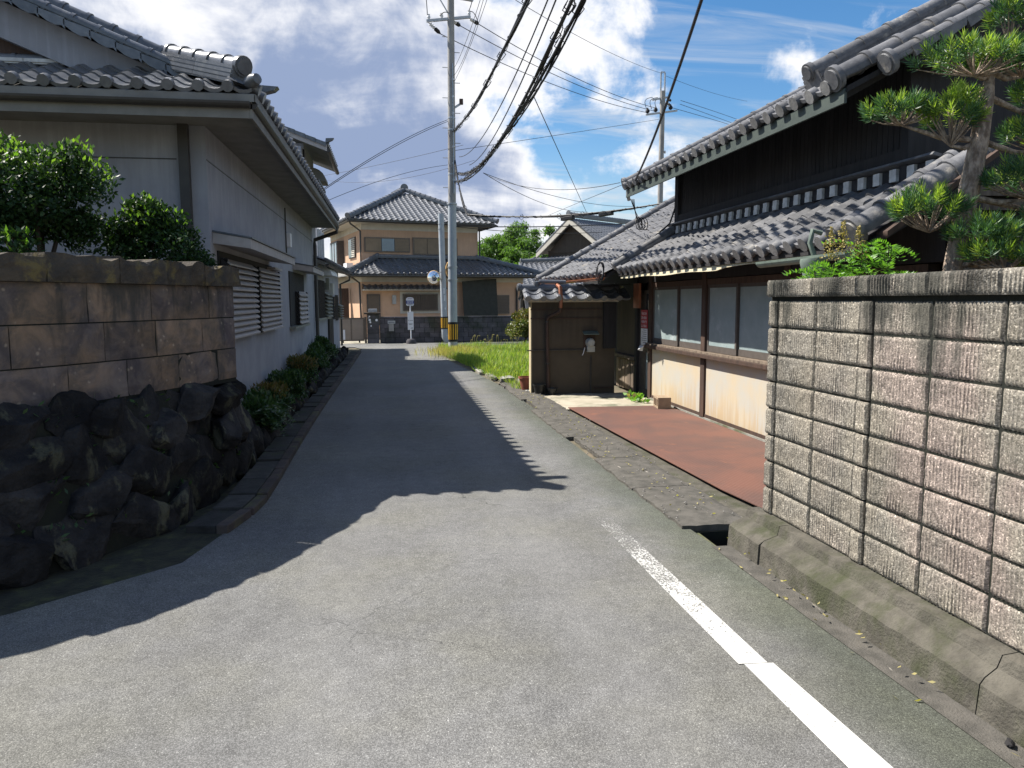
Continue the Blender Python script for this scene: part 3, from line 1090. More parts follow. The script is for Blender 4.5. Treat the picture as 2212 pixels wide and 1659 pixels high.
def wall_piece(name, s0, s1, z0, z1, th, out, mat, amp=.006, n=8, seed=0, rag=0.0):
    """a stone that follows the curve of the wall; front face finely uneven"""
    vs, fs = [], []
    nz = 4
    for j in range(nz + 1):
        for i in range(n + 1):
            s = s0 + (s1 - s0)*i/n
            pz, t = path_at(WP, s)
            nr = V((t.y, -t.x, 0))
            z = z0 + (z1 - z0)*j/nz
            e = -.008 if (i in (0, n) or j in (0, nz)) else 0
            pp = pz + nr*(out + e + amp*mnoise.noise(V((s*9, z*9, seed))))
            zz = z + (rag*mnoise.noise(V((s*7, 1.5, seed))) if j == nz else 0)
            vs.append((pp.x, pp.y, zz))
    k = n + 1
    for j in range(nz):
        for i in range(n):
            fs.append((j*k + i, j*k + i + 1, (j + 1)*k + i + 1, (j + 1)*k + i))
    mb_ = MB().add(vs, fs, False)
    rim = [i for i in range(k)] + [j*k + n for j in range(1, nz + 1)] + [nz*k + i for i in range(n - 1, -1, -1)] + [j*k for j in range(nz - 1, 0, -1)]
    a = [V(vs[i]) for i in rim]
    bk = []
    ss = [s0 + (s1 - s0)*i/n for i in range(k)] + [s1]*nz + [s0 + (s1 - s0)*i/n for i in range(n - 1, -1, -1)] + [s0]*(nz - 1)
    for p_, s in zip(a, ss):
        _, t = path_at(WP, s)
        bk.append(p_ - V((t.y, -t.x, 0))*th)
    n_ = len(a)
    mb_.add(a + bk, [(i, n_ + i, n_ + (i + 1) % n_, (i + 1) % n_) for i in range(n_)])
    mb_.add(bk, [tuple(range(n_))])
    return mb_.build(name, mat, sw)


ZB = [.99, 1.27, 1.555, 1.84]
sd_ = 1
for r in range(3):
    s = WLn - .02
    first = True
    while s > .3:
        l_ = random.uniform(.50, .78) if not first else (.30, .52, .40)[r]
        first = False
        wall_piece('cut_stone', max(0, s - l_) + .004, s - .004, ZB[r] + .005, ZB[r + 1] - .005, .19, .0 + random.uniform(-.004, .004), M['cut'], .008, 8, sd_)
        sd_ += 1
        s -= l_
s = WLn + .03
while s > .3:
    l_ = random.uniform(.42, .62)
    wall_piece('coping_stone', max(0, s - l_) + .003, s - .003, 1.838, 2.005 + random.uniform(-.012, .02), .27, .045 + random.uniform(-.01, .01), M['moss_cap'], .03, 8, sd_, rag=.05)
    sd_ += 1
    s -= l_
# mortar body behind the stones
vs, fs = [], []
nn_ = 40
for i in range(nn_ + 1):
    pz, t = path_at(WP, WLn*i/nn_ - .02*(i == nn_))
    nr = V((t.y, -t.x, 0))
    for off, z in ((-.012, .96), (-.012, 1.86), (-.2, 1.86), (-.2, .96)):
        q_ = pz + nr*off
        vs.append((q_.x, q_.y, z))
for i in range(nn_):
    for k in range(4):
        fs.append((i*4 + k, i*4 + (k + 1) % 4, (i + 1)*4 + (k + 1) % 4, (i + 1)*4 + k))
fs.append((nn_*4, nn_*4 + 1, nn_*4 + 2, nn_*4 + 3))
MB().add(vs, fs).build('mortar_core', M['rockback'], sw)

# rock base
RB = smooth_path([(-7.3, 1.7), (-5.2, 2.95), (-3.4, 3.95), (-2.35, 4.62), (-1.72, 5.45), (-1.42, 6.7), (-1.36, 7.6), (-1.46, 9.0)])
RLn = plen(RB)
rk = thing('rock_wall', 'dark mossy boulder wall carrying the cut stone wall beside the road', 'rock wall', (-2.0, 5.0, 0))


def rock_mesh(seed, sub=4):
    bm = bmesh.new()
    bmesh.ops.create_icosphere(bm, subdivisions=sub, radius=1)
    cuts = [V(rng.normal(size=3)).normalized() for _ in range(9)]
    for v_ in bm.verts:
        c_ = v_.co.copy()
        for k_, n_ in enumerate(cuts):
            dd = c_.dot(n_) - (.52 + .05*(k_ % 5))
            if dd > 0:
                c_ -= n_*dd*.95
        f_ = mnoise.noise(c_*1.6 + V((seed*3.7, 0, 0)))*.16 + mnoise.noise(c_*4.5 + V((0, seed*2.1, 0)))*.07 + mnoise.noise(c_*11 + V((0, 0, seed)))*.04 + mnoise.noise(c_*24 + V((seed, 0, seed)))*.022
        v_.co = c_*(1 + f_)
    me = bpy.data.meshes.new('rock')
    bm.to_mesh(me)
    bm.free()
    me.polygons.foreach_set('use_smooth', [True]*len(me.polygons))
    me.set_sharp_from_angle(angle=R(28))
    me.materials.append(M['rock'])
    return me


RM = [rock_mesh(i) for i in range(9)]


def rock(parent, p_, rx, ry, rz, rot=None, k=None):
    from mathutils import Euler
    e = Euler((random.uniform(-.25, .25), random.uniform(-.25, .25), rot if rot is not None else random.uniform(0, 6.3)))
    mm = Matrix.Translation(p_) @ e.to_matrix().to_4x4() @ Matrix.Diagonal((rx, ry, rz, 1))
    return link('rock', random.choice(RM) if k is None else RM[k], parent, None, mm)


rows = [(.13, .50, .27, .02), (.40, .56, .26, .10), (.66, .48, .24, .17), (.88, .46, .18, .24)]
for ri, (z, w, hh, back) in enumerate(rows):
    s = .2 + ri*.2
    while s < RLn - (.2 if ri < 2 else .75):
        ww = w*random.uniform(.75, 1.35)
        pz, t = path_at(RB, s + ww*.5)
        nr = V((t.y, -t.x, 0))
        pos = pz - nr*(back + random.uniform(0, .05) + .10)
        hk = 1.0
        if pos.y > 7.75:
            hk = .62
        rock(rk, (pos.x, pos.y, z*hk + random.uniform(-.03, .03)), ww*.66, .16, hh*random.uniform(.85, 1.2), math.atan2(t.y, t.x) + random.uniform(-.2, .2))
        s += ww*random.uniform(.9, 1.05)
vs, fs = [], []
for i in range(41):
    pz, t = path_at(RB, RLn*i/40)
    nr = V((t.y, -t.x, 0))
    hk = 1.0 if pz.y < 7.5 else .45
    for off, z in ((-.10, -.03), (-.32, .97*hk), (-1.0, .97*hk), (-1.0, -.03)):
        q_ = pz + nr*off
        vs.append((q_.x, q_.y, z))
for i in range(40):
    for k in range(3):
        fs.append((i*4 + k, i*4 + k + 1, (i + 1)*4 + k + 1, (i + 1)*4 + k))
fs.append((160, 161, 162, 163))
MB().add(vs, fs).build('earth_core', M['rockback'], rk)

for (x, y, z, a, c) in ((-1.62, 6.75, .86, .30, .17), (-1.50, 7.2, .84, .28, .19), (-1.47, 7.45, .60, .26, .22), (-1.46, 7.1, .55, .3, .2), (-1.50, 7.75, .50, .26, .2), (-1.55, 7.5, .85, .2, .16)):
    rock(rk, (x, y, z), a, .17, c, R(70) + random.uniform(-.2, .2))
P_ = np.stack([rng.uniform(-2.6, -1.35, 700), np.zeros(700), rng.uniform(.05, .95, 700)], 1)
for k_ in range(700):
    s_ = random.uniform(.3, .97)*RLn
    pz, t = path_at(RB, s_)
    nr = V((t.y, -t.x, 0))
    zz_ = random.choice((.27, .53, .78, .96)) + random.gauss(0, .04)
    q_ = pz - nr*(.30*zz_ + .02) + t*random.gauss(0, .05)
    P_[k_] = (q_.x, q_.y, zz_ if q_.y < 7.6 else zz_*.6)
leaves('wall_weeds', M['leaf_low'], rk, P_, None, .055, .022, kind='stuff')

# garden soil behind the wall
sheet('garden_soil', [(-14, 2.6), (-5.2, 3.9), (-3.5, 4.7), (-2.6, 5.4), (-2.0, 6.5), (-1.65, 7.4), (-1.75, 8.9), (-14, 8.9)], .98, M['dirt'])

# covered roadside drain on the left: slabs and a kerb
dr = thing('roadside_drain', 'dark slab covered drain with a kerb along the white house', 'drain', (-1.3, 13, 0))
DP = smooth_path([(-1.42, 5.75), (-1.30, 6.3), (-1.27, 6.8), (-1.29, 9), (-1.29, 12), (-1.22, 19), (-1.16, 26)])
DL = plen(DP)
s = .0
while s < DL - .5:
    l_ = random.uniform(.42, .58)
    pz, t = path_at(DP, s + l_/2)
    nr = V((t.y, -t.x, 0))
    o = MB().obox(pz + V((0, 0, .012 + random.uniform(-.012, .018))), t*(l_/2 - .018), nr*.115, V((0, 0, .045)) + t*random.uniform(-.002, .002)).build('drain_slab', M['drain'], dr, .008)
    l2 = l_ + random.uniform(-.01, .01)
    MB().obox(pz + nr*.165 + V((0, 0, .012 + random.uniform(-.006, .008))), t*(l_/2 - .005), nr*.045, V((0, 0, .05))).build('kerb_stone', M['kerb'], dr, .01)
    s += l_
# small stones edging the planting strip below the house wall
ed = thing('stone_edging', 'row of low dark stones edging the planting strip by the white house', 'edging stones', (-1.5, 13, 0))
y = 9.0
while y < 25:
    rock(ed, (-1.50 + .006*(y - 9) + random.uniform(-.03, .03), y, .10), random.uniform(.15, .24), .13, random.uniform(.14, .24), R(90) + random.uniform(-.3, .3))
    y += random.uniform(.28, .42)
sheet('planting_soil', [(-1.95, 8.5), (-1.50, 8.5), (-1.42, 16), (-1.36, 26), (-1.8, 26)], .13, M['dirt'])

# ------------------------------------------------------------------ left: white house by the road
def louvre_box(parent, y0, y1, z0, z1, xw, dep, n, mat, xfun=None):
    """box of slanted louvre boards standing off a wall that faces +x"""
    lb = MB()
    lb.box(xw + .005, y0, z0, xw + dep*.45, y0 + .03, z1)
    lb.box(xw + .005, y1 - .03, z0, xw + dep*.45, y1, z1)
    lb.box(xw + .005, y0 + .031, z0, xw + .02, y1 - .031, z1)
    lo = lb.build('louvre_shutter', M['wood_dark'], parent)
    h = (z1 - z0)/n
    for i in range(n):
        zc = z0 + h*(i + .5)
        a = V((xw + .03, 0, zc + h*.56))
        c = V((xw + dep*.62, 0, zc - h*.50))
        poly = [(a.x, y0, a.z), (a.x, y0, a.z - .014), (c.x, y0, c.z - .006), (c.x + .004, y0, c.z + .012)]
        MB().prism(poly, (0, y1 - y0, 0)).build('slat', mat, lo)
    return lo


h1 = thing('house', 'white plastered house with grey hip and gable tile roof behind the stone wall', 'house', (-1.9, 8.75, 0))
WX = -1.9
boxp('wall', M['wall_white'], h1, -10, 8.75, .1, WX, 20.25, 3.74)
boxp('wall_seam', M['gutter'], h1, WX, 8.76, 3.205, WX + .006, 20.2, 3.217)
boxp('wall_seam', M['gutter'], h1, -3.1, 8.744, 3.205, -2.2, 8.752, 3.217)
boxp('corner_pipe', M['gutter'], h1, -2.16, 8.66, 1.0, -2.06, 8.747, 3.6)
sl = .42
cs_, sn_ = 1/math.hypot(1, sl), sl/math.hypot(1, sl)
EX, EY, EZ = -1.27, 7.95, 3.72
roof = MB()
roof.prism([(EX + .03, EY - .02, EZ - .02), (EX + .03, 20.3, EZ - .02), (-5.6, 20.3, EZ - .02 + sl*4.33), (-5.6, 9.0, EZ - .02 + sl*4.33), (EX - 1.0, 9.0, EZ - .02 + sl*1.03)], (0, 0, -.07))
r1_ = roof.build('roof', M['soffit'], h1)
roof = MB()
roof.prism([(EX + .02, EY - .03, EZ - .025), (EX - 1.03, 9.02, EZ - .025 + sl*1.05), (-10, 9.02, EZ - .025 + sl*1.05), (-10, EY - .03, EZ - .025)], (0, 0, -.07))
r2_ = roof.build('roof', M['soffit'], h1)
tile_plane(h1, r1_, (EX, EY, EZ), (0, 1, 0), (-cs_, 0, sn_), 45, 19, .272, .235, M['tile'], lambda a, b_: a >= min(b_*cs_ - .05, .86))
tile_plane(h1, r2_, (EX - 32*.272, EY, EZ), (1, 0, 0), (0, cs_, sn_), 32, 5, .272, .235, M['tile'], lambda a, b_: a <= 32*.272 - b_*cs_ + .05)
boxp('soffit', M['soffit'], h1, WX + .002, 8.755, 3.56, EX - .04, 20.25, 3.575)
boxp('soffit', M['soffit'], h1, -10, EY + .05, 3.56, EX - .04, 8.745, 3.575)
boxp('fascia', M['soffit'], h1, EX - .035, EY + .02, 3.48, EX - .01, 20.27, 3.64)
boxp('fascia', M['soffit'], h1, -10, EY + .02, 3.48, EX - .037, EY + .045, 3.64)


def half_gutter(parent, a, c, r=.06, mat=None, name='gutter'):
    a, c = V(a), V(c)
    t = (c - a).normalized()
    s = V((0, 0, 1)).cross(t).normalized()
    vs, fs = [], []
    n = 8
    for k_, (p_, rr) in enumerate(((a, r), (c, r), (a, r*.86), (c, r*.86))):
        for i in range(n + 1):
            an = math.pi*i/n
            vs.append(p_ + s*math.cos(an)*rr - V((0, 0, 1))*math.sin(an)*rr)
    w = n + 1
    for i in range(n):
        fs.append((i, w + i, w + i + 1, i + 1))
        fs.append((2*w + i, 2*w + i + 1, 3*w + i + 1, 3*w + i))
    fs.append((0, 2*w, 3*w, w))
    fs.append((n, w + n, 3*w + n, 2*w + n))
    fs += [tuple(range(w)), tuple(range(w, 2*w))[::-1]]
    return MB().add(vs, fs, False).build(name, mat or M['gutter'], parent)


half_gutter(h1, (EX - .01, EY + .02, 3.62), (EX - .01, 20.3, 3.59), .055)
half_gutter(h1, (-10, EY - .02, 3.62), (EX - .02, EY - .02, 3.62), .055)
ridge_line(h1, (EX - .13, EY + .13, EZ + .10), (EX - 1.0, EY + 1.0, EZ + .10 + sl*.86), .085, M['tile'], .24, courses=4, cw=.26, ch=.042, end_disc=.10)
MB().lathe((EX - .02, EY + .02, EZ + .10), [(.01, -.02), (.06, -.02), (.065, .06), (.05, .12), (.01, .13)], 12, (1, -1, .2)).build('corner_tile', M['tile'], h1)
MB().prism([(EX - .05, EY + .34, EZ + .06), (EX + .16, EY + .34, EZ + .12), (EX + .20, EY + .34, EZ + .155), (EX - .02, EY + .34, EZ + .165)], (0, .12, 0)).build('corner_curl', M['tile'], h1)
# gable: dark boarded wall, plastered barge, verge tiles
gz = lambda x: EZ + sl*(EX - x)
MB().prism([(-2.35, 9.06, 4.1), (-5.6, 9.06, gz(-5.6) - .1), (-10, 9.06, gz(-5.6) - .1 - sl*4.4), (-10, 9.06, 4.1)], (0, .1, 0)).build('gable_wall', M['wood_brown'], h1)
MB().prism([(-1.95, 8.90, gz(-1.95) - .03), (-5.6, 8.90, gz(-5.6) - .03), (-5.6, 8.90, gz(-5.6) - .40), (-2.75, 8.90, gz(-2.75) - .40), (-2.3, 8.90, gz(-2.3) - .22)], (0, .13, 0)).build('barge_board', M['wall_white'], h1)
ridge_line(h1, (-1.95, 8.80, gz(-1.95) + .07), (-5.6, 8.80, gz(-5.6) + .07), .072, M['tile'], .26, name='verge')
ridge_line(h1, (-1.98, 9.16, gz(-1.98) + .07), (-5.6, 9.16, gz(-5.6) + .07), .085, M['tile'], .26, courses=3, cw=.22, ch=.04, end_disc=.12)
for i in range(15):
    x = -2.0 - .24*i
    MB().prism([(x, 8.70, gz(x) + .05), (x - .25, 8.70, gz(x - .25) + .035), (x - .25, 8.70, gz(x - .25) - .02), (x - .17, 8.70, gz(x - .17) - .055), (x - .09, 8.70, gz(x - .09) - .06), (x - .03, 8.70, gz(x - .03) - .035), (x, 8.70, gz(x) - .06)], (0, .025, 0)).build('verge_tile', M['tile'], h1)
ridge_line(h1, (-10, 9.0, EZ + sl*1.05 + .03), (-2.45, 9.0, EZ + sl*1.05 + .03), .05, M['tile'], .27, courses=1, cw=.14, ch=.05, cmat=M['tile_white'])


def canopy(parent, y0, y1, z, x0, x1):
    c_ = MB()
    c_.prism([(x0, y0, z - .02), (x1, y0, z - .075), (x1, y0, z + .03), (x0, y0, z + .10)], (0, y1 - y0, 0))
    o = c_.build('window_canopy', M['louvre'], parent)
    MB().prism([(x0, y0 - .015, z + .103), (x1 + .02, y0 - .015, z + .033), (x1 + .02, y0 - .015, z + .05), (x0, y0 - .015, z + .122)], (0, y1 - y0 + .03, 0)).build('canopy_top', M['tile_dark'], o)
    return o


canopy(h1, 8.88, 12.9, 2.36, WX + .002, -1.5)
boxp('window', M['wood_dark'], h1, WX, 9.05, 1.24, WX + .02, 13.0, 2.27)
louvre_box(h1, 9.12, 10.98, 1.27, 2.19, WX + .022, .17, 13, M['louvre'])
louvre_box(h1, 11.25, 13.3, 1.27, 2.19, WX + .022, .17, 13, M['louvre'])
boxp('shutter_hood', M['louvre'], h1, WX + .002, 12.5, 2.20, WX + .14, 13.35, 2.235)
canopy(h1, 15.9, 18.5, 2.36, WX + .002, -1.5)
wi = boxp('window', M['wood_dark'], h1, WX, 15.2, 1.22, WX + .02, 17.7, 2.28)
boxp('window_sill', M['louvre_old'], h1, WX + .002, 15.1, 1.16, WX + .12, 17.8, 1.215)
louvre_box(h1, 16.0, 17.6, 1.24, 1.9, WX + .022, .17, 7, M['louvre'])
boxp('electric_box', M['white'], h1, WX + .002, 15.0, 2.72, WX + .09, 15.2, 2.98, bevel=.01)
MB().tube([(WX + .02, 14.9, 3.43), (WX + .02, 14.9, 2.6)], .013, 6).build('conduit', M['gutter'], h1)
MB().tube([(EX + .0, 20.0, 3.58), (EX + .0, 20.0, 3.44), (WX + .07, 20.05, 3.24), (WX + .07, 20.05, 3.1), (WX + .07, 20.05, .2)], .048, 8).build('downpipe', M['gutter'], h1)

# ------------------------------------------------------------------ left: two storey house behind with lean-to along the road
h2 = thing('house', 'two storey white house with low tiled lean-to beyond the louvred white house', 'house', (-1.9, 21, 0))
lx = lambda y: -2.0 + .031*(y - 20.9)
ex = lambda y: -1.62 + .0235*(y - 20.9)
MB().prism([(lx(20.27), 20.27, .05), (lx(28), 28, .05), (-9, 28, .05), (-9, 20.27, .05)], (0, 0, 2.66)).build('wall', M['wall_white'], h2)
s2 = .36
MB().prism([(ex(20.4) + .02, 20.4, 2.70), (ex(28.3) + .02, 28.3, 2.70), (-2.6, 28.3, 2.70 + s2*1.14), (-2.6, 20.4, 2.70 + s2*1.0)], (0, 0, -.09)).build('roof_deck', M['soffit'], h2)
lr = MB().prism([(ex(20.4), 20.4, 2.72), (ex(28.3), 28.3, 2.72), (-2.2, 28.3, 2.72 + s2*.75), (-2.2, 20.4, 2.72 + s2*.57)], (0, 0, -.012)).build('roof', M['soffit'], h2)
tdir = V((ex(28.3) - ex(20.4), 7.9, 0)).normalized()
pv = V((-1, 0, s2)).normalized()
tile_plane(h2, lr, (ex(20.4), 20.4, 2.72), tdir, pv, 29, 3, .272, .235, M['tile'])
half_gutter(h2, (ex(20.4) + .05, 20.4, 2.66), (ex(28.3) + .05, 28.3, 2.64), .06)
MB().prism([(ex(28.3) + .03, 28.3, 2.62), (ex(28.3) + .03, 28.3, 2.80), (-2.6, 28.3, 3.13), (-2.6, 28.3, 2.9)], (0, .04, 0)).build('verge_board', M['soffit'], h2)
MB().tube([(ex(28.2) + .05, 28.2, 2.6), (ex(28.2) + .05, 28.2, 2.45), (lx(27.9) + .06, 28.06, 2.3), (lx(27.9) + .06, 28.06, .1)], .04, 8).build('downpipe', M['gutter'], h2)
# upper storey
UX = -2.1
boxp('upper_wall', M['wall_white'], h2, -8, 20.75, 2.72, UX, 23.4, 5.75)
boxp('corner_pillar', M['wood_dark'], h2, UX - .05, 20.72, 3.0, UX + .02, 20.80, 5.6)
su = .38
uz = lambda x: 5.66 + su*(-1.5 - x)
ur = MB().prism([(-1.5, 20.4, 5.62), (-1.5, 23.9, 5.62), (-5.2, 23.9, 5.62 + su*3.7), (-5.2, 20.4, 5.62 + su*3.7)], (0, 0, -.08)).build('roof', M['soffit'], h2)
tile_plane(h2, ur, (-1.5, 20.4, 5.64), (0, 1, 0), V((-1, 0, su)).normalized(), 13, 16, .27, .235, M['tile'])
MB().prism([(-1.48, 20.38, 5.50), (-1.48, 20.38, 5.66), (-5.2, 20.38, 5.66 + su*3.72), (-5.2, 20.38, 5.48 + su*3.72)], (0, .04, 0)).build('barge_board', M['louvre'], h2)
for i in range(14):
    x = -1.5 - .25*i
    MB().prism([(x, 20.34, uz(x) + .06), (x - .26, 20.34, uz(x - .26) + .045), (x - .26, 20.34, uz(x - .26) - .04), (x, 20.34, uz(x) - .05)], (0, .03, 0)).build('verge_tile', M['tile'], h2)
MB().prism([(-1.52, 20.36, 5.70), (-1.34, 20.36, 5.78), (-1.30, 20.36, 5.83), (-1.5, 20.36, 5.82)], (0, .14, 0)).build('corner_curl', M['tile'], h2)
boxp('beam_end', M['wall_white'], h2, -2.28, 20.42, 5.2, -2.12, 20.74, 5.62)
half_gutter(h2, (-1.45, 20.42, 5.55), (-1.45, 23.9, 5.53), .06)
hood = [(UX + .0, 0, 5.05)] + [(UX + .42*math.sin(R(a_)), 0, 5.05 + .38*math.cos(R(a_))) for a_ in (90, 72, 54, 36, 18, 0)]
MB().prism([(x, 22.4, z) for x, _, z in hood], (0, .9, 0)).build('window_hood', M['soffit'], h2)
br = MB().box(UX + .30, 21.0, 4.86, UX + .34, 23.3, 4.90).box(UX + .30, 21.0, 4.02, UX + .34, 23.3, 4.06).build('balcony_rail', M['gutter'], h2)
for i in range(16):
    y = 21.05 + .15*i
    boxp('baluster', M['gutter'], br, UX + .31, y, 4.06, UX + .33, y + .025, 4.86)
boxp('balcony_floor', M['soffit'], h2, UX + .002, 20.95, 3.9, UX + .36, 23.35, 4.0)
boxp('sunroom', M['glass_blue'], h2, -3.2, 25.0, 2.95, -2.25, 27.6, 4.05)
for y in (25.0, 25.87, 26.73, 27.56):
    boxp('sunroom_post', M['white'], h2, -2.25, y, 2.95, -2.20, y + .05, 4.06)
# wall furniture of the lean-to


def lwall(name, mat, y0, y1, z0, z1, dep, off=.002, bevel=0):
    return MB().prism([(lx(y0) + off, y0, z0), (lx(y0) + off + dep, y0, z0), (lx(y1) + off + dep, y1, z0), (lx(y1) + off, y1, z0)], (0, 0, z1 - z0)).build(name, mat, h2, bevel)


def skew_louvre(y0, y1, z0, z1, n):
    o = lwall('louvre_shutter', M['wood_dark'], y0, y1, z0, z1, .04)
    h = (z1 - z0)/n
    for i in range(n):
        zc = z0 + h*(i + .5)
        xa = lx(y0)
        poly = [(xa + .06, y0, zc + h*.4), (xa + .06, y0, zc + h*.4 - .014), (xa + .2, y0, zc - h*.55), (xa + .204, y0, zc - h*.4)]
        MB().prism(poly, (lx(y1) - lx(y0), y1 - y0, 0)).build('slat', M['louvre_old'], o)


lwall('window', M['glass'], 21.0, 23.9, 1.25, 2.25, .03)
for i in range(12):
    lwall('window_bar', M['gutter'], 21.05 + i*.15, 21.075 + i*.15, 1.2, 2.28, .02, .09)
lwall('window_sill', M['louvre_old'], 20.95, 24.0, 1.17, 1.235, .14)
skew_louvre(22.7, 24.0, 1.24, 1.98, 7)
hood = [(0, 2.42)] + [(.40*math.sin(R(a_)), 2.42 + .30*math.cos(R(a_))) for a_ in (90, 72, 54, 36, 18, 0)]
MB().prism([(lx(22) + x, 22.0, z) for x, z in hood], (lx(23.6) - lx(22), 1.6, 0)).build('window_hood', M['white'], h2)
lwall('meter_box', M['plastic_grey'], 24.3, 24.75, 1.9, 2.25, .18, bevel=.01)
lwall('vent_cover', M['louvre_old'], 23.95, 24.2, 2.05, 2.4, .1)
for y in (24.2, 24.62, 25.0):
    MB().tube([(lx(y) + .05, y, 1.95), (lx(y) + .05, y, .1)], .045, 7).build('downpipe', M['gutter'], h2)
lwall('window', M['glass'], 25.7, 27.5, 1.1, 1.85, .03)
for i in range(8):
    lwall('window_bar', M['gutter'], 25.72 + i*.12, 25.745 + i*.12, 1.06, 1.9, .02, .09)
skew_louvre(26.6, 27.7, 1.1, 1.6, 6)

# ------------------------------------------------------------------ shrubs on the left
def shrub(name, label, cat, base, center, rad, ncl, csz, nleaf, L, Wd, mats, trunk=None, group=None, lit=None):
    t = thing(name, label, cat, base, group)
    cs, rs = crown(center, rad, ncl, csz)
    P = clump_points(cs, rs, nleaf)
    leaves('foliage', mats[0], t, P, None, L, Wd)
    if len(mats) > 1:
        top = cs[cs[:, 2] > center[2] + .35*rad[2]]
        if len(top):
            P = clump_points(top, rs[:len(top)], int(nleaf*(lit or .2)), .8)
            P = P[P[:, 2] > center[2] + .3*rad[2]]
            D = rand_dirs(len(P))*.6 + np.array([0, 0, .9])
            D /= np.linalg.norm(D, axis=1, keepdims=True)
            leaves('new_or_sunlit_growth', mats[1], t, P, D, L*1.1, Wd, kind='stuff')  # on the garden tree and shrubs: sunlit top put into leaf colour
    if trunk:
        tb = MB()
        b_ = V(base)
        tb.tube([b_, b_.lerp(V(center), .45) + V((.02, 0, 0)), V(center) + V((0, 0, -.1*rad[2]))], [trunk, trunk*.8, trunk*.5], 8)
        for i in range(0, ncl, max(1, ncl//9)):
            k_ = b_.lerp(V(center), random.uniform(.4, .8))
            tb.tube([k_, k_.lerp(V(cs[i]), .6) + V((0, 0, .04)), V(cs[i])], [trunk*.45, trunk*.3, trunk*.12], 6)
        tb.build('trunk', M['bark_dark'], t)
    return t


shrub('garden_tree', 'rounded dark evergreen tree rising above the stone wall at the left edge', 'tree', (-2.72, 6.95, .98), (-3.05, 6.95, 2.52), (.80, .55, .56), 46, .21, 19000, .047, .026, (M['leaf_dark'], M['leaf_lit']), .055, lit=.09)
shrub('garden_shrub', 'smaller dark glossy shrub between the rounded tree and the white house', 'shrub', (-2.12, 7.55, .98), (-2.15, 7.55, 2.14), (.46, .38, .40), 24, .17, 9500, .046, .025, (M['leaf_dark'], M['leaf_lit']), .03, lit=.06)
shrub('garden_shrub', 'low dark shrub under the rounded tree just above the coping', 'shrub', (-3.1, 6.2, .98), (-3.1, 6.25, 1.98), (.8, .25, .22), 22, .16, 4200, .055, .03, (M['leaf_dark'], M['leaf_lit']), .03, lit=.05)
low = [((-1.62, 9.3), .24, .30, 'leaf_low', 'trailing fern leaved shrub at the end of the boulder wall'),
       ((-1.62, 10.6), .26, .30, 'leaf_rust', 'reddish tipped low shrub beside the second louvred window'),
       ((-1.64, 12.2), .30, .36, 'leaf_low', 'dark green low shrub in the middle of the planting strip'),
       ((-1.62, 14.2), .32, .40, 'leaf_rust', 'yellowing low shrub in the planting strip under the small window'),
       ((-1.64, 16.6), .34, .44, 'leaf_low', 'bushy green low shrub below the downpipe of the white house'),
       ((-1.62, 19.2), .36, .55, 'leaf_low', 'tallest dark shrub at the far end of the planting strip')]
for (x, y), r_, hh, mt, lab in low:
    t = shrub('low_shrub', lab, 'shrub', (x, y, .13), (x + .02, y, .18 + hh*.55), (r_*.9, r_*1.9, hh*.6), 18, .15, 2200, .07, .026, (M['leaf_low'], M[mt]), .018, 'low shrubs along the white house', lit=.35)
# drooping fronds of the first one
P, D = [], []
for k in range(26):
    a0 = V((-1.6 + random.uniform(-.1, .1), 9.3 + random.uniform(-.5, .5), .42))
    dr_ = V((random.uniform(.5, 1), random.uniform(-.7, .5), random.uniform(.2, .6))).normalized()
    for i in range(22):
        q_ = a0 + dr_*(.022*i) + V((0, 0, -.0009*i*i))
        for sgn in (-1, 1):
            P.append(q_)
            D.append((dr_*.4 + dr_.cross(V((0, 0, 1))).normalized()*sgn + V((0, 0, -.15))).normalized())
fr = thing('fern_clump', 'drooping fern fronds hanging over the dark boulders', 'fern', (-1.6, 9.3, .3))
leaves('fronds', M['leaf_low'], fr, np.array(P), np.array(D), .06, .018)

# ------------------------------------------------------------------ right: old timber house
oh = thing('old_house', 'old timber house with weathered tile roofs, dark boarded upper wall and frosted windows', 'house', (4.4, 10, 0))
HX = 4.40
# lower wall: plaster panels between posts
for y0, y1 in ((5.4, 10.12), (10.30, 12.36)):
    boxp('plaster_panel', M['cream'], oh, HX, y0, -.03, HX + .10, y1, .86)
boxp('foundation', M['conc'], oh, HX - .03, 5.4, -.03, HX + .12, 12.45, .03)
boxp('sill_plate', M['wood_brown'], oh, HX - .012, 5.4, .03, HX + .11, 12.45, .075)
for y in (10.125, 12.365):
    boxp('post', M['wood_brown'], oh, HX - .03, y, .02, HX + .12, y + .14, 2.15, bevel=.004)
boxp('window_ledge', M['wood_brown'], oh, HX - .11, 5.4, .88, HX + .06, 12.50, .935, bevel=.006)
boxp('ledge_board', M['wood_grey'], oh, HX - .085, 5.4, .937, HX + .06, 12.48, .965)


def sliding_window(y0, y1, ysplit, z0=.97, z1=1.90):
    w = boxp('window', M['frame'], oh, HX + .06, y0, z0, HX + .09, y1, z1 + .01)
    # rails and sashes
    boxp('head_rail', M['wood_brown'], w, HX - .01, y0, z1, HX + .1, y1, z1 + .08)
    for (a, c, xo) in ((y0, ysplit + .02, .030), (ysplit - .02, y1, .002)):
        fr_ = MB()
        x0, x1 = HX + xo, HX + xo + .026
        fr_.box(x0, a, z0, x1, c, z0 + .085).box(x0, a, z1 - .045, x1, c, z1 - .001)
        fr_.box(x0, a, z0 + .086, x1, a + .045, z1 - .046).box(x0, c - .045, z0 + .086, x1, c, z1 - .046)
        fr_.build('sash', M['frame'], w)
        boxp('pane', M['frost'], w, x0 + .008, a + .046, z0 + .087, x0 + .014, c - .046, z1 - .047)
    return w


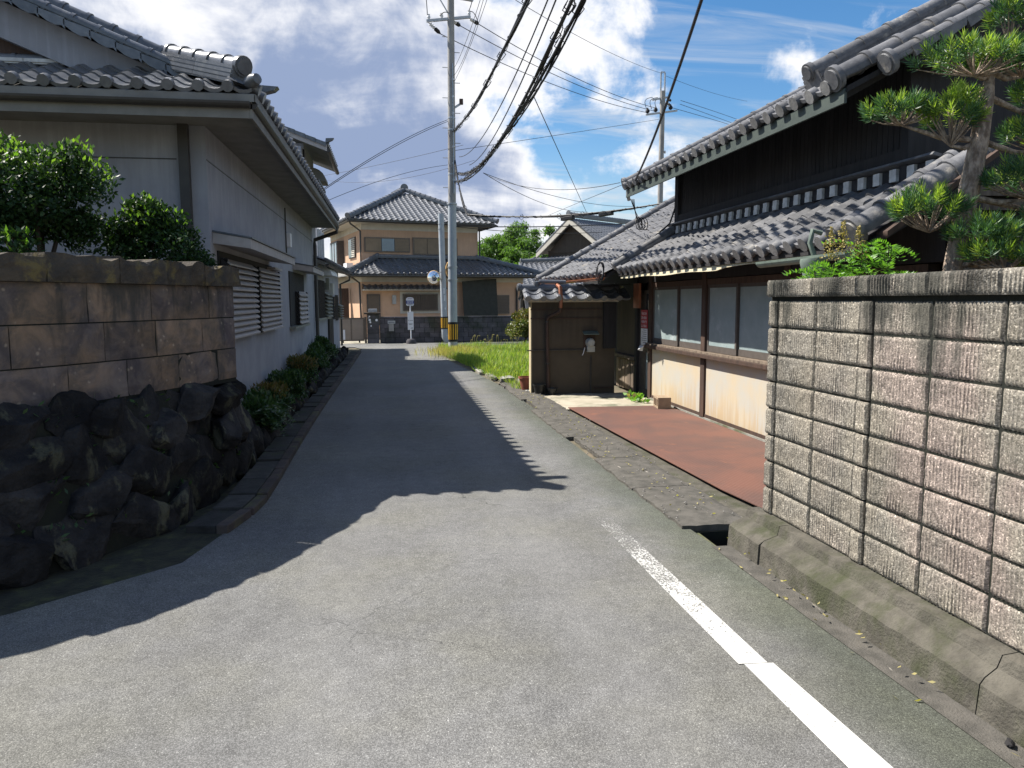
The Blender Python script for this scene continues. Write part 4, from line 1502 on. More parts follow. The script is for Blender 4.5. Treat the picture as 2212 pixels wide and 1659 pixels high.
sliding_window(10.275, 12.35, 11.25)
sliding_window(8.0, 10.115, 9.22)
sliding_window(5.7, 7.85, 6.8)
boxp('post', M['wood_brown'], oh, HX - .03, 7.86, .02, HX + .12, 7.99, 2.15, bevel=.004)
boxp('lintel', M['wood_dark'], oh, HX - .02, 5.4, 1.99, HX + .12, 17.0, 2.35)
boxp('upper_beam', M['wood_dark'], oh, HX + .02, 5.4, 2.35, HX + .12, 16.9, 2.50)
boxp('wall_core', M['wood_dark'], oh, HX + .13, 5.45, -.02, HX + .25, 17.0, 2.50)
# entrance: lattice sliding door
dd = boxp('door', M['frame'], oh, HX + .05, 12.52, .0, HX + .08, 13.08, 1.86)
for a, c, z0, z1 in ((12.52, 12.57, 0, 1.86), (13.03, 13.08, 0, 1.86), (12.571, 13.029, 0, .12), (12.571, 13.029, .78, .92), (12.571, 13.029, 1.80, 1.86)):
    boxp('door_rail', M['frame'], dd, HX + .015, a, z0, HX + .049, c, z1)
for k in range(4):
    y = 12.80 + k*.058
    boxp('lattice_bar', M['frame'], dd, HX + .018, y, .121, HX + .040, y + .018, .779)
    boxp('lattice_bar', M['frame'], dd, HX + .018, y, .921, HX + .040, y + .018, 1.799)
boxp('pane', M['frost'], dd, HX + .044, 12.575, .125, HX + .049, 13.025, .775)
boxp('pane', M['glass'], dd, HX + .044, 12.575, .925, HX + .049, 13.025, 1.795)
boxp('door_post', M['wood_dark'], oh, HX - .04, 13.09, 0, HX + .12, 13.20, 2.2)
# boarded bay beyond the door
bd = boxp('boarded_bay', M['wood_dark'], oh, HX + .04, 13.21, .0, HX + .1, 14.5, 2.0)
for k in range(7):
    y = 13.22 + k*.175
    boxp('board', M['wood_grey'], bd, HX + .005 + .008*(k % 2), y, .02, HX + .035 + .002*(k % 2), y + .168, .58)
boxp('bay_ledge', M['wood_grey'], bd, HX - .05, 13.21, .60, HX + .039, 14.5, .66)
boxp('screen_panel', M['ochre'], bd, HX + .02, 13.26, .68, HX + .035, 14.45, 1.75)
boxp('shop_sign_board', M['copper'], oh, HX - .12, 12.75, 1.55, HX - .08, 13.05, 1.98)
# notices on the door
nb = thing('notice_board', 'red notice over a white printed sheet fixed on the entrance door', 'notice', (HX - .02, 12.85, .9))
boxp('red_notice', M['red'], nb, HX - .006, 12.62, 1.20, HX + .004, 12.95, 1.52)
boxp('white_notice', M['white'], nb, HX - .006, 12.62, .90, HX + .004, 12.95, 1.195)
for r in range(4):
    for k in range(4):
        z = 1.455 - r*.072
        y = 12.66 + k*.07
        g = MB()
        for q_ in range(4):
            dy, dz = random.uniform(0, .03), random.uniform(-.02, .02)
            if q_ % 2:
                g.box(HX - .010, y, z + dz, HX - .0065, y + .045, z + dz + .007)
            else:
                g.box(HX - .010 - .0005, y + dy, z - .022, HX - .0068, y + dy + .007, z + .024)
        g.build('glyph', M['pinkish'], nb)
for r in range(7):
    boxp('text_line', M['ink'], nb, HX - .009, 12.65, 1.165 - r*.036, HX - .0065, 12.65 + random.uniform(.16, .27), 1.172 - r*.036)
MB().add([(HX - .07, 12.60, .90), (HX - .02, 12.95, .90), (HX - .12, 12.78, .82), (HX - .05, 12.72, .80)], [(0, 1, 2), (0, 2, 3)]).build('loose_flap', M['white'], nb)

# lower roof, section over the windows
SL = .58
ca, sa = 1/math.hypot(1, SL), SL/math.hypot(1, SL)
LX, LZ = 3.74, 2.17
lo_roof = MB().prism([(LX + .02, 5.55, LZ - .02), (LX + .02, 12.25, LZ - .02), (4.78, 12.25, LZ - .02 + SL*1.02), (4.78, 5.55, LZ - .02 + SL*1.02)], (0, 0, -.06)).build('roof', M['wood_dark'], oh)
TW = .268
tile_plane(oh, lo_roof, (LX, 12.10, LZ), (0, -1, 0), (ca, 0, sa), 23, 5, TW, .225, M['tile_old'], jit=.014)
# end verge: two thick rows of round tiles
ridge_line(oh, (LX - .05, 5.66, LZ + .05), (4.78, 5.62, LZ + .05 + SL*1.1), .115, M['tile_old'], .34, courses=0, cw=.2, name='verge', end_disc=.125)
ridge_line(oh, (LX - .02, 5.98, LZ + .06), (4.78, 5.96, LZ + .06 + SL*1.1), .085, M['tile_old'], .34, name='verge', end_disc=.09)
MB().prism([(LX + .1, 5.46, LZ), (4.8, 5.44, LZ + SL*1.15), (4.8, 5.44, LZ + SL*1.15 + .05), (LX + .1, 5.46, LZ + .05)], (0, .14, 0)).build('verge_board', M['wood_brown'], oh)
# descending ridge between the two lower roof sections
ridge_line(oh, (LX - .02, 12.26, LZ + .05), (4.80, 12.16, LZ + .05 + SL*1.12), .075, M['tile_old'], .26, courses=1, cw=.18, name='descending_ridge', end_disc=.095)
# plastered ridge courses along the foot of the upper wall
hr = boxp('head_ridge', M['tile_old'], oh, 4.70, 6.0, 2.66, 4.84, 12.14, 2.765)
for c in range(2):
    y = 6.02
    k = 0
    while y < 12.1:
        wd = .10 if k % 2 == 0 else .145
        boxp('ridge_block', M['tile_white'] if k % 2 == 0 else M['wood_dark'], hr, 4.655 - .02*(c == 0) + .03*(k % 2), y + .03*c, 2.77 + c*.062, 4.84, y + wd - .004 + .03*c, 2.827 + c*.062)
        y += wd
        k += 1
y = 6.0
while y < 12.1:
    o = MB().obox((4.70, y + .29, 2.912), (.085, 0, -.022), (0, .288, 0), (.01, 0, .012)).build('ridge_slab', M['tile_old'], hr)
    y += .58
# lower roof, section over the entrance, running a little askew
An = V((3.56, 12.32, 2.11))
Bn = V((3.10, 15.6, 2.08))
ud = (An - Bn)
ln = ud.length
ud.normalize()
hv = V((-ud.y, ud.x, 0))
hv = V((abs(ud.y), -ud.x*(-1 if ud.y < 0 else 1), 0)).normalized()
hv = V((0, 0, 1)).cross(ud).normalized()
if hv.x < 0:
    hv = -hv
vb = (hv + V((0, 0, .55))).normalized()
nd_ = ud.cross(vb)
en = MB()
en.prism([An + vb*.02, Bn + vb*.02, Bn + vb*4.4, An + vb*4.4], (0, 0, -.06))
en_roof = en.build('roof', M['wood_dark'], oh)
tile_plane(oh, en_roof, Bn, ud, vb, 12, 19, ln/12, .228, M['tile_old'], jit=.014)
ridge_line(oh, Bn + vb*(-.05) + ud*.05 + V((0, 0, .07)), Bn + vb*4.4 + ud*.05 + V((0, 0, .07)), .085, M['tile_old'], .36, name='verge', end_disc=.09)
ridge_line(oh, Bn + vb*(-.02) - ud*.14 + V((0, 0, .04)), Bn + vb*4.4 - ud*.14 + V((0, 0, .04)), .06, M['tile_old'], .36, name='verge', end_disc=.065)
half_gutter(oh, Bn + V((-.06, .1, -.05)), An + V((-.06, 0, -.04)), .05, M['copper'])
# long cream sheet sagging under the eave of the window section
vs, fs = [], []
for i in range(25):
    y = 12.2 - 5.6*i/24
    sag = .015*math.sin(i/24*math.pi) + .008*math.sin(i*.9)
    bow = .02*math.sin(i/24*math.pi*1.3)
    vs += [(3.79 - bow, y, 2.115), (3.78 - bow, y, 2.05 - sag + .02*(i > 16)), (3.795 - bow, y, 2.05 - sag + .02*(i > 16)), (3.805 - bow, y, 2.115)]
for i in range(24):
    for k in range(4):
        fs.append((i*4 + k, i*4 + (k + 1) % 4, (i + 1)*4 + (k + 1) % 4, (i + 1)*4 + k))
fs += [(0, 1, 2, 3), (96, 99, 98, 97)]
MB().add(vs, fs).build('eave_sheet', M['cream_sheet'], oh)
half_gutter(oh, (3.53, 6.9, 2.05), (3.53, 5.45, 2.06), .055, M['verdigris'])
hp = MB().lathe((3.50, 5.92, 1.60), [(.04, 0), (.05, .05), (.085, .30), (.10, .36), (.11, .40), (.105, .43)], 14).build('hopper', M['verdigris'], oh)
MB().tube([(3.50, 5.92, 2.06), (3.46, 5.92, 2.16), (3.48, 5.92, 2.26), (3.56, 5.92, 2.24)], .022, 8).build('hopper_strap', M['verdigris'], hp)
MB().tube([(3.50, 5.92, 1.62), (3.56, 5.90, 1.4), (3.7, 5.9, 1.2), (3.7, 5.9, .0)], .04, 8).build('downpipe', M['verdigris'], oh)

# upper storey
UPX = 4.70
boxp('upper_wall', M['wood_dark'], oh, UPX + .02, 6.5, 2.72, 8.5, 12.0, 3.95)
y = 6.5
while y < 11.98:
    boxp('batten_board', M['wood_dark'], oh, UPX, y, 3.061, UPX + .018, y + .075, 3.98)
    y += .083
boxp('base_board', M['wood_dark'], oh, UPX - .035, 6.5, 2.93, UPX - .002, 12.0, 3.06)
boxp('corner_post', M['wood_dark'], oh, UPX - .04, 11.98, 2.72, UPX + .14, 12.12, 4.0)
boxp('corner_post', M['wood_dark'], oh, UPX - .04, 6.40, 2.72, UPX + .14, 6.5, 4.0)
SU = .52
cu, su_ = 1/math.hypot(1, SU), SU/math.hypot(1, SU)
UEX, UEZ = 3.95, 3.56
up_roof = MB().prism([(UEX + .03, 6.3, UEZ - .02), (UEX + .03, 12.55, UEZ - .02), (8.2, 12.55, UEZ - .02 + SU*4.22), (8.2, 6.3, UEZ - .02 + SU*4.22)], (0, 0, -.05)).build('roof', M['wood_dark'], oh)
tile_plane(oh, up_roof, (UEX, 12.5, UEZ), (0, -1, 0), (cu, 0, su_), 23, 20, .27, .235, M['tile_old'], jit=.014)
boxp('eave_board', M['verdigris_dark'], oh, UEX + .015, 6.32, UEZ - .16, UEX + .04, 12.55, UEZ - .035)
for k in range(15):
    y = 6.5 + k*.42
    MB().prism([(UEX + .05, y, UEZ - .13), (UEX + .05, y, UEZ - .07), (5.0, y, UEZ - .07 + SU*1.05), (5.0, y, UEZ - .13 + SU*1.05)], (0, .05, 0)).build('rafter', M['wood_dark'], oh)
ridge_line(oh, (UEX - .02, 12.50, UEZ + .07), (8.2, 12.50, UEZ + .07 + SU*4.2), .075, M['tile_old'], .32, name='verge', end_disc=.09)
ridge_line(oh, (UEX - .03, 6.40, UEZ + .055), (8.2, 6.40, UEZ + .055 + SU*4.2), .10, M['tile_old'], .34, name='verge', end_disc=.115)
ridge_line(oh, (UEX + .35, 6.22, UEZ + .16), (8.2, 6.22, UEZ + .02 + SU*4.2), .085, M['tile_old'], .34, name='verge', end_disc=.11)
for i in range(16):
    x = UEX + .5 + .25*i
    z = UEZ + SU*(x - UEX)
    MB().prism([(x, 6.12, z + .02), (x + .26, 6.12, z + SU*.26 + .02), (x + .26, 6.12, z + SU*.26 - .05), (x + .05, 6.12, z - .06)], (0, .04, 0)).build('verge_tile', M['tile_old'], oh)
ridge_line(oh, (UEX + .14, 6.98, UEZ + .05 + SU*.14), (8.2, 6.98, UEZ + .05 + SU*4.25), .075, M['tile_old'], .30, courses=4, cw=.34, ch=.045, name='descending_ridge', end_disc=.085)
MB().prism([(UEX + .3, 6.18, UEZ + .03 + SU*.3), (8.2, 6.18, UEZ + .03 + SU*4.25), (8.2, 6.18, UEZ - .34 + SU*4.25), (UEX + .9, 6.18, UEZ - .34 + SU*.9)], (0, .06, 0)).build('barge_board', M['wood_dark'], oh)
# gable end wall facing the garden
MB().prism([(UPX + .15, 6.5, -.03), (9.2, 6.5, -.03), (9.2, 6.5, 5.9), (8.2, 6.5, 5.6), (UPX + .15, 6.5, UEZ + SU*(UPX + .15 - UEX) - .1)], (0, -.06, 0)).build('gable_wall', M['wood_dark'], oh)
for z in (2.55, 2.68):
    MB().bar((4.8, 6.38, z), (9, 6.38, z + .02), .08, .10).build('gable_beam', M['wood_grey'], oh)
MB().prism([(4.35, 6.0, 2.44), (4.84, 6.0, 2.72), (4.84, 6.0, 2.92), (4.35, 6.0, 2.56)], (0, .16, 0)).build('crumbling_plaster', M['tile_white'], oh)
boxp('side_wall', M['wood_dark'], oh, 4.38, 5.42, -.03, 9.0, 5.50, 2.3)

# small tiled roadside wall at the entrance
tw_ = thing('tiled_wall', 'ochre plaster wall with a small tiled coping and meter beside the entrance', 'wall', (3.3, 13.5, 0))
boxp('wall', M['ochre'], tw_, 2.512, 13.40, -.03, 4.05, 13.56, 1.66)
boxp('wall_end', M['ochre_lit'], tw_, 2.49, 13.395, -.03, 2.51, 13.565, 1.66)  # narrow end face, its sunlight painted into the material
for z in (1.36, 1.52):
    boxp('trim_line', M['wood_brown'], tw_, 2.485, 13.385, z, 3.8, 13.398, z + .018)
boxp('eave_block', M['band'], tw_, 2.44, 13.34, 1.66, 4.1, 13.62, 1.70)
cop = MB().prism([(2.40, 13.22, 1.70), (2.40, 13.50, 1.86), (2.40, 13.78, 1.70)], (1.72, 0, 0)).build('coping', M['ochre'], tw_)
vcop = V((0, .28, .16)).normalized()
tile_plane(tw_, cop, (2.34, 13.18, 1.70), (1, 0, 0), vcop, 7, 2, .275, .19, M['tile'])
tile_plane(tw_, cop, (2.34 + 7*.275, 13.82, 1.70), (-1, 0, 0), V((0, -.28, .16)).normalized(), 7, 2, .275, .19, M['tile'])
ridge_line(tw_, (2.30, 13.50, 1.88), (4.12, 13.50, 1.88), .065, M['tile'], .45, courses=1, cw=.16, ch=.04, end_disc=.072)
MB().lathe((2.62, 13.50, 1.90), [(.05, 0), (.07, .05), (.06, .13), (.01, .14)], 10).build('ridge_knob', M['tile'], tw_)
MB().tube([(2.66, 13.49, 2.03), (3.15, 13.49, 2.02)], .035, 8).build('ridge_pole', M['tile'], tw_)
for k, (y, z, dy) in enumerate(((13.27, 1.66, -.08), (13.72, 1.66, .08))):
    MB().prism([(2.36, y, z + .06), (2.42, y, z + .08), (2.42, y + dy, z - .09), (2.37, y + dy, z - .11)], (0, .05, 0)).build('end_flap', M['tile'], tw_)
# iron stay and tap pipe on the wall
MB().tube([(2.42, 13.38, .80), (2.56, 13.38, .80), (3.62, 13.375, .80)], .011, 6).build('conduit', M['gutter'], tw_)
MB().tube([(3.60, 13.375, .68), (3.60, 13.375, .0)], .012, 6).build('conduit', M['gutter'], tw_)
MB().bar((3.65, 13.38, .10), (4.0, 13.38, .10), .02, .03).build('skirting', M['wood_brown'], tw_)
boxp('dark_shutter', M['wood_dark'], tw_, 3.82, 13.33, .82, 4.06, 13.38, 1.66)
mt_ = thing('electric_meter', 'round glass electric meter with hood on the ochre wall', 'meter', (3.58, 13.36, .8))
MB().lathe((3.58, 13.398, .93), [(.085, 0), (.085, .04), (.075, .045), (.075, .10), (.06, .125), (.01, .13)], 16, (0, -1, 0)).build('meter_body', M['plastic_grey'], mt_)
boxp('meter_plate', M['wood_brown'], mt_, 3.46, 13.386, .78, 3.68, 13.398, 1.12)
boxp('meter_box', M['plastic_grey'], mt_, 3.52, 13.32, .76, 3.66, 13.384, .87, bevel=.006)
MB().prism([(3.44, 13.385, 1.14), (3.44, 13.25, 1.09), (3.44, 13.25, 1.075), (3.44, 13.385, 1.12)], (.28, 0, 0)).build('hood', M['verdigris'], mt_)
MB().tube([(3.48, 13.36, .84), (3.45, 13.35, .74), (3.43, 13.35, .70)], .008, 6).build('wire', M['white'], mt_)
dpn = thing('downpipe', 'copper rain pipe jogging down the shaded ochre wall', 'downpipe', (2.82, 13.3, 0))
MB().tube([(3.06, 15.2, 2.04), (2.99, 13.6, 1.99), (2.985, 13.20, 1.92), (2.99, 13.15, 1.72), (2.985, 13.17, 1.56)], .034, 10).build('pipe', M['copper'], dpn)
MB().tube([(2.985, 13.17, 1.565), (2.98, 13.19, 1.50), (2.80, 13.33, 1.40), (2.775, 13.345, 1.33)], .034, 10).build('pipe_bend', M['wood_brown'], dpn)
MB().tube([(2.775, 13.345, 1.335), (2.80, 13.345, .05)], .032, 10).build('pipe', M['wood_brown'], dpn)
for z in (1.30, .55):
    MB().tube([(2.775 + (1.33 - z)*.02, 13.345, z), (2.775 + (1.33 - z)*.02, 13.345, z + .03)], .038, 10).build('pipe_clip', M['gutter'], dpn)


# pots, hollow block, wilted plant
def pot(name, label, x, y, r, h, mat, cat='pot'):
    t = thing(name, label, cat, (x, y, .01))
    MB().lathe((x, y, .01), [(r*.68, 0), (r*.95, h*.86), (r*1.06, h*.87), (r*1.08, h), (r*.96, h), (r*.90, h*.80), (.01, h*.78)], 20).build('pot_body', mat, t)
    MB().lathe((x, y, .01 + h*.76), [(r*.88, 0), (r*.5, .012), (.01, .016)], 14).build('soil', M['dirt'], t)
    return t


pot('flower_pot', 'red terracotta plastic flower pot at the corner of the ochre wall', 2.52, 13.98, .15, .26, M['terra'])
pot('flower_pot', 'taller black plastic pot beside the red flower pot', 2.62, 13.28, .11, .19, M['plastic_black'])
pot('flower_pot', 'shorter black plastic pot next to the foot of the copper pipe', 2.84, 13.22, .10, .12, M['plastic_black'])
MBt = MB().lathe((2.60, 13.62, .03), [(.15, 0), (.17, .02), (.15, .022), (.14, .008), (.01, .006)], 18)
tag(MBt.build('pot_saucer', M['plastic_grey']), 'shallow grey saucer under the black pots', 'saucer')
cb = thing('hollow_block', 'tan hollow concrete block resting on the rusty plate', 'concrete block', (4.05, 11.2, .04))
hb = MB()
hx0, hy0, hz0, wL, wD, wH = 4.02, 11.0, .036, .34, .17, .20
bx_ = lambda *a: hb.box(*a)
ang = R(-8)
for a in ((0, 0, 0, .03, wL, wH), (wD - .03, 0, 0, wD, wL, wH)):
    hb.box(*a)
for y in (0, .10, .21, wL - .03):
    hb.box(.0301, y, 0, wD - .0301, y + .03, wH)
# lying with its holes facing the road: rotate so that the cells open along x
vsr = []
for x, y, z in hb.v:
    xx, zz = z, x                     # swap: cells now open to -x
    vsr.append((hx0 + xx*math.cos(ang) - y*math.sin(ang)*1.0, hy0 + xx*math.sin(ang) + y*math.cos(ang), hz0 + zz))
hb.v = vsr
hb.f = [f[::-1] for f in hb.f]
hb.build('block_body', pmat('tan_block', (.36, .27, .18), (.28, .21, .14), 12, .92, .5, 90), cb)
# wilted plant by the door
wp = thing('wilted_plant', 'pale wilted leafy plant lying before the entrance door', 'plant', (4.05, 12.1, .02))
C_ = np.array([4.05, 12.12, .05]) + rng.normal(size=(60, 3))*np.array([.05, .16, .03])
C_[:, 2] = np.abs(C_[:, 2] - .02) + .03
leaves('wilted_leaves', M['nandina'], wp, C_, None, .10, .07)
C_ = np.array([4.05, 12.2, .05]) + rng.normal(size=(26, 3))*np.array([.05, .14, .02])
C_[:, 2] = np.abs(C_[:, 2] - .02) + .03
leaves('dry_leaves', M['grass_dry'], wp, C_, None, .10, .06)

# ------------------------------------------------------------------ far orange house beyond the T junction
fh = thing('house', 'two storey orange stucco house with hipped tile roofs facing the end of the lane', 'house', (1.2, 37, 0))
FU = V((math.cos(R(14)), math.sin(R(14)), 0))
FV = V((-FU.y, FU.x, 0))
FO = V((-1.20, 36.0, 0))
Z = V((0, 0, 1))


def fp(a, c, z):
    return FO + FU*a + FV*c + Z*z


def fbox(name, mat, a0, c0, z0, a1, c1, z1, parent=None, bevel=0):
    return MB().obox(fp((a0 + a1)/2, (c0 + c1)/2, (z0 + z1)/2), FU*((a1 - a0)/2), FV*((c1 - c0)/2), Z*((z1 - z0)/2)).build(name, mat, parent or fh, bevel)


UW, UD = 5.70, 8.0
LO = -1.25                                       # lower front stands proud of the upper storey
la0, la1 = -.32, 7.55
fbox('wall', M['orange'], la0, LO, 0, la1, UD, 2.55)
fbox('plaster_band', M['band'], la0 - .004, LO - .004, 2.552, la1 + .004, UD, 2.86)
fbox('upper_wall', M['orange'], 0, 0, 2.862, UW, UD, 4.96)
fbox('plaster_band', M['band'], -.006, -.006, 4.962, UW + .006, UD, 5.36)


def hip_face(roof, e0, e1, r0, r1, tw, tl, mat):
    """tiles on the face with eave e0->e1 and top edge r0->r1"""
    u = (e1 - e0).normalized()
    n = (e1 - e0).cross(((r0 + r1)/2) - e0).normalized()
    v = n.cross(u)
    W_ = (e1 - e0).length
    h = (r0 - e0).dot(v)
    x0, x1 = (r0 - e0).dot(u), (r1 - e0).dot(u)
    keep = lambda a, b_: x0*b_/h - tw*.3 <= a <= W_ + (x1 - W_)*b_/h + tw*.3
    tile_plane(TH_OF[roof], roof, e0, u, v, int(W_/tw), int(h/tl), tw, tl, mat, keep)


TH_OF = {}


def hip_roof(th, corners, ridge, mat, tw=.27, tl=.235, r=.10, faces=(0, 1, 2, 3), courses=2, disc=.2):
    """corners: four eave points anticlockwise from front left; ridge: front and back ridge points"""
    f, k = ridge
    c0, c1, c2, c3 = corners
    rs = []
    dz = V((0, 0, -.03))
    for poly in ([c0, c1, f], [c1, c2, k, f], [c2, c3, k], [c3, c0, f, k]):
        rr = MB().prism([p_ + dz for p_ in poly], (0, 0, -.05)).build('roof', M['soffit'], th)
        TH_OF[rr] = th
        rs.append(rr)
    spec = [(c0, c1, f, f), (c1, c2, f, k), (c2, c3, k, k), (c3, c0, k, f)]
    for i in faces:
        hip_face(rs[i], *spec[i], tw, tl, mat)
    up_ = V((0, 0, .04))
    for a, c in ((c0, f), (c1, f), (c2, k), (c3, k)):
        ridge_line(th, a + up_, c + up_, r, mat, .30, courses=courses, cw=.24, ch=.05, end_disc=r*1.35)
    if (k - f).length > .3:
        ridge_line(th, f + up_, k + up_, r, mat, .30, courses=courses + 1, cw=.26, ch=.06, end_disc=disc)


ov = .72
ez = 5.34
rise = (UW + 2*ov)/2*.50
hip_roof(fh, [fp(-ov, -ov, ez), fp(UW + ov, -ov, ez), fp(UW + ov, UD + ov, ez), fp(-ov, UD + ov, ez)],
         [fp(UW/2, -ov + (UW/2 + ov), ez + rise), fp(UW/2, UD - UW/2, ez + rise)], M['tile'], faces=(0, 3), disc=.20)
for a, c in (((-ov, -ov), (UW + ov, -ov)), ((-ov, UD), (-ov, -ov)), ((UW + ov, -ov), (UW + ov, UD))):
    half_gutter(fh, fp(*a, ez - .06), fp(*c, ez - .06), .07)
fbox('soffit', M['band'], -ov + .03, -ov + .03, ez - .10, UW + ov - .03, -.01, ez - .085)
fbox('soffit', M['band'], -ov + .03, -.008, ez - .10, -.01, UD, ez - .085)
# lower skirt roof
lo_e = 2.86
pts_e = [(la0 - .72, LO - .75), (la1 + .70, LO - .75), (la1 + .70, UD), (la0 - .72, UD)]
pts_t = [(.0, -.005), (UW, -.005), (UW, UD), (0, UD)]
hz_ = lo_e + .80
E_ = [fp(*p_, lo_e) for p_ in pts_e]
T_ = [fp(p_[0] + (.45 if i in (0, 3) else 0), p_[1], hz_) for i, p_ in enumerate(pts_t)]
T_[0] = fp(.75, -.005, hz_)
T_[1] = fp(UW - .1, -.005, hz_)
for i, poly in enumerate(([E_[0], E_[1], T_[1], T_[0]], [E_[1], E_[2], fp(UW + .0, UD, hz_), T_[1]], [E_[3], E_[0], T_[0], fp(.0, UD, hz_)])):
    rr = MB().prism([p_ - Z*.03 for p_ in poly], (0, 0, -.05)).build('roof', M['soffit'], fh)
    TH_OF[rr] = fh
    if i == 0:
        hip_face(rr, E_[0], E_[1], T_[0], T_[1], .27, .235, M['tile'])
for a, c in ((E_[0], T_[0]), (E_[1], T_[1])):
    ridge_line(fh, a + Z*.04, c + Z*.06, .09, M['tile'], .30, courses=2, cw=.24, ch=.05, end_disc=.14)
hb_ = ridge_line(fh, T_[0] + Z*.02 - FV*.06, T_[1] + Z*.02 - FV*.06, .07, M['tile'], .28, courses=2, cw=.2, ch=.05, cmat=M['tile_dark'])
half_gutter(fh, E_[0] - Z*.06 - FV*.04, E_[1] - Z*.06 - FV*.04, .07)
fbox('soffit', M['band'], la0 - .68, LO - .70, lo_e - .10, la1 + .66, LO - .006, lo_e - .085)


def fwin(name, a0, z0, a1, z1, c=0.0, mat='alu', panes=(), pm='louvre_old', dep=.05):
    w = fbox(name, M['frame'], a0, c - dep, z0, a1, c - .003, z1)
    # border
    t_ = .05
    for q_ in ((a0, z0, a1, z0 + t_), (a0, z1 - t_, a1, z1), (a0, z0 + t_, a0 + t_, z1 - t_), (a1 - t_, z0 + t_, a1, z1 - t_)):
        fbox('frame', M[mat], q_[0], c - dep - .03, q_[1], q_[2], c - dep - .001, q_[3], w)
    for (x0, x1, mm_) in panes:
        fbox('pane' if 'glass' in mm_ else 'shutter', M[mm_], x0, c - dep - .022, z0 + t_ + .005, x1, c - dep - .002, z1 - t_ - .005, w)
    return w


M['shutter'] = pmat('brown_storm_shutter', (.25, .185, .12), (.21, .155, .10), 3, .6)
M['shutter_d'] = pmat('dark_shutter', (.13, .10, .075), (.11, .085, .065), 3, .6)
w = fwin('window', .12, 3.95, 2.28, 4.62, panes=((.18, .90, 'shutter'), (.93, 1.52, 'glass_blue'), (1.55, 2.22, 'shutter')))
for k in range(9):
    fbox('slat', M['alu'], 1.57, -.082, 4.01 + k*.064, 2.20, -.074, 4.025 + k*.064, w)
fwin('window', 2.42, 3.86, 4.62, 4.66, panes=((2.48, 3.10, 'shutter'), (3.13, 3.86, 'shutter'), (3.89, 4.56, 'shutter')))
# side wall windows (lit side)


def fside(name, mat, c0, z0, c1, z1, dep, parent=None, a=0.0):
    return MB().obox(fp(a - dep/2 - .002, (c0 + c1)/2, (z0 + z1)/2), FU*(dep/2), FV*((c1 - c0)/2), Z*((z1 - z0)/2)).build(name, mat, parent or fh)


w = fside('window', M['frame'], 1.2, 3.75, 2.7, 4.72, .06)
fside('pane', M['glass'], 1.95, 3.80, 2.65, 4.66, .02, w, -.062)
for k in range(10):
    fside('slat', M['band'], 1.22, 3.80 + k*.09, 1.9, 3.85 + k*.09, .03, w, -.062)
w = fside('bay_window', M['frame'], 4.2, 3.5, 6.2, 4.75, .35)
for c in (4.3, 5.0, 5.7):
    fside('pane', M['glass_blue'], c, 3.6, c + .45, 4.65, .02, w, -.352)
fside('air_conditioner', M['white'], 1.3, 2.95, 2.1, 3.5, .3, None, -.15)
fside('plaster_band', M['band'], -.1, 2.862, UD, 3.05, .01)
# rain pipes
MB().tube([fp(-ov + .05, -ov, ez - .1), fp(-ov + .1, -ov + .05, ez - .2), fp(-.06, -.07, ez - .45), fp(-.06, -.07, 3.4)], .04, 8).build('downpipe', M['gutter'], fh)
MB().tube([fp(UW + ov - .05, -ov, ez - .1), fp(UW + .06, -.07, ez - .3), fp(UW + .06, -.07, 3.4)], .04, 8).build('downpipe', M['gutter'], fh)
MB().tube([fp(la1 - .35, LO - .06, 2.3), fp(la1 - .35, LO - .06, .2)], .05, 8).build('downpipe', M['gutter'], fh)
MB().tube([fp(la0 - .6, LO - .7, 2.75), fp(la0 - .1, LO - .08, 2.5), fp(la0 - .05, LO - .08, .2)], .045, 8).build('downpipe', M['gutter'], fh)
# ground floor openings
fwin('door', -.10, .6, .50, 2.0, LO, panes=((-.05, .45, 'shutter_d'),), mat='frame')
fbox('meter', M['plastic_grey'], 1.05, LO - .12, 1.55, 1.22, LO - .004, 1.95)
fbox('window_surround', M['band'], 1.42, LO - .035, 1.12, 3.32, LO - .003, 2.12)
fwin('window', 1.55, 1.24, 3.2, 2.02, LO - .034, panes=((1.61, 2.36, 'shutter_d'), (2.39, 3.14, 'shutter_d')))
for k in range(18):
    fbox('lattice_bar', M['shutter_d'], 1.62 + k*.085, LO - .135, 1.30, 1.64 + k*.085, LO - .112, 1.96)
# tiled hood along the ground floor front
hd = fbox('hood', M['band'], -.30, LO - .42, 2.16, 3.55, LO - .003, 2.22)
TH_OF[hd] = fh
tile_plane(fh, hd, fp(-.30, LO - .46, 2.22), FU, (FV + Z*.42).normalized(), 14, 2, .275, .22, M['tile_dark'])
w = fwin('window', 6.05, 1.05, 6.80, 1.95, LO, panes=((6.11, 6.74, 'shutter_d'),), mat='alu')
for k in range(11):
    fbox('slat', M['alu'], 6.12, LO - .085, 1.12 + k*.072, 6.73, LO - .073, 1.135 + k*.072, w)
fbox('red_plate', M['red'], 3.78, LO - .02, 1.1, 3.92, LO - .003, 1.6)
nt_ = MB().prism([fp(4.35, LO - .5, .5), fp(6.05, LO - .5, .5), fp(6.02, LO - .35, 2.72), fp(4.3, LO - .35, 2.58)], FV*.012)
nt_.build('shade_net', M['net'], fh)

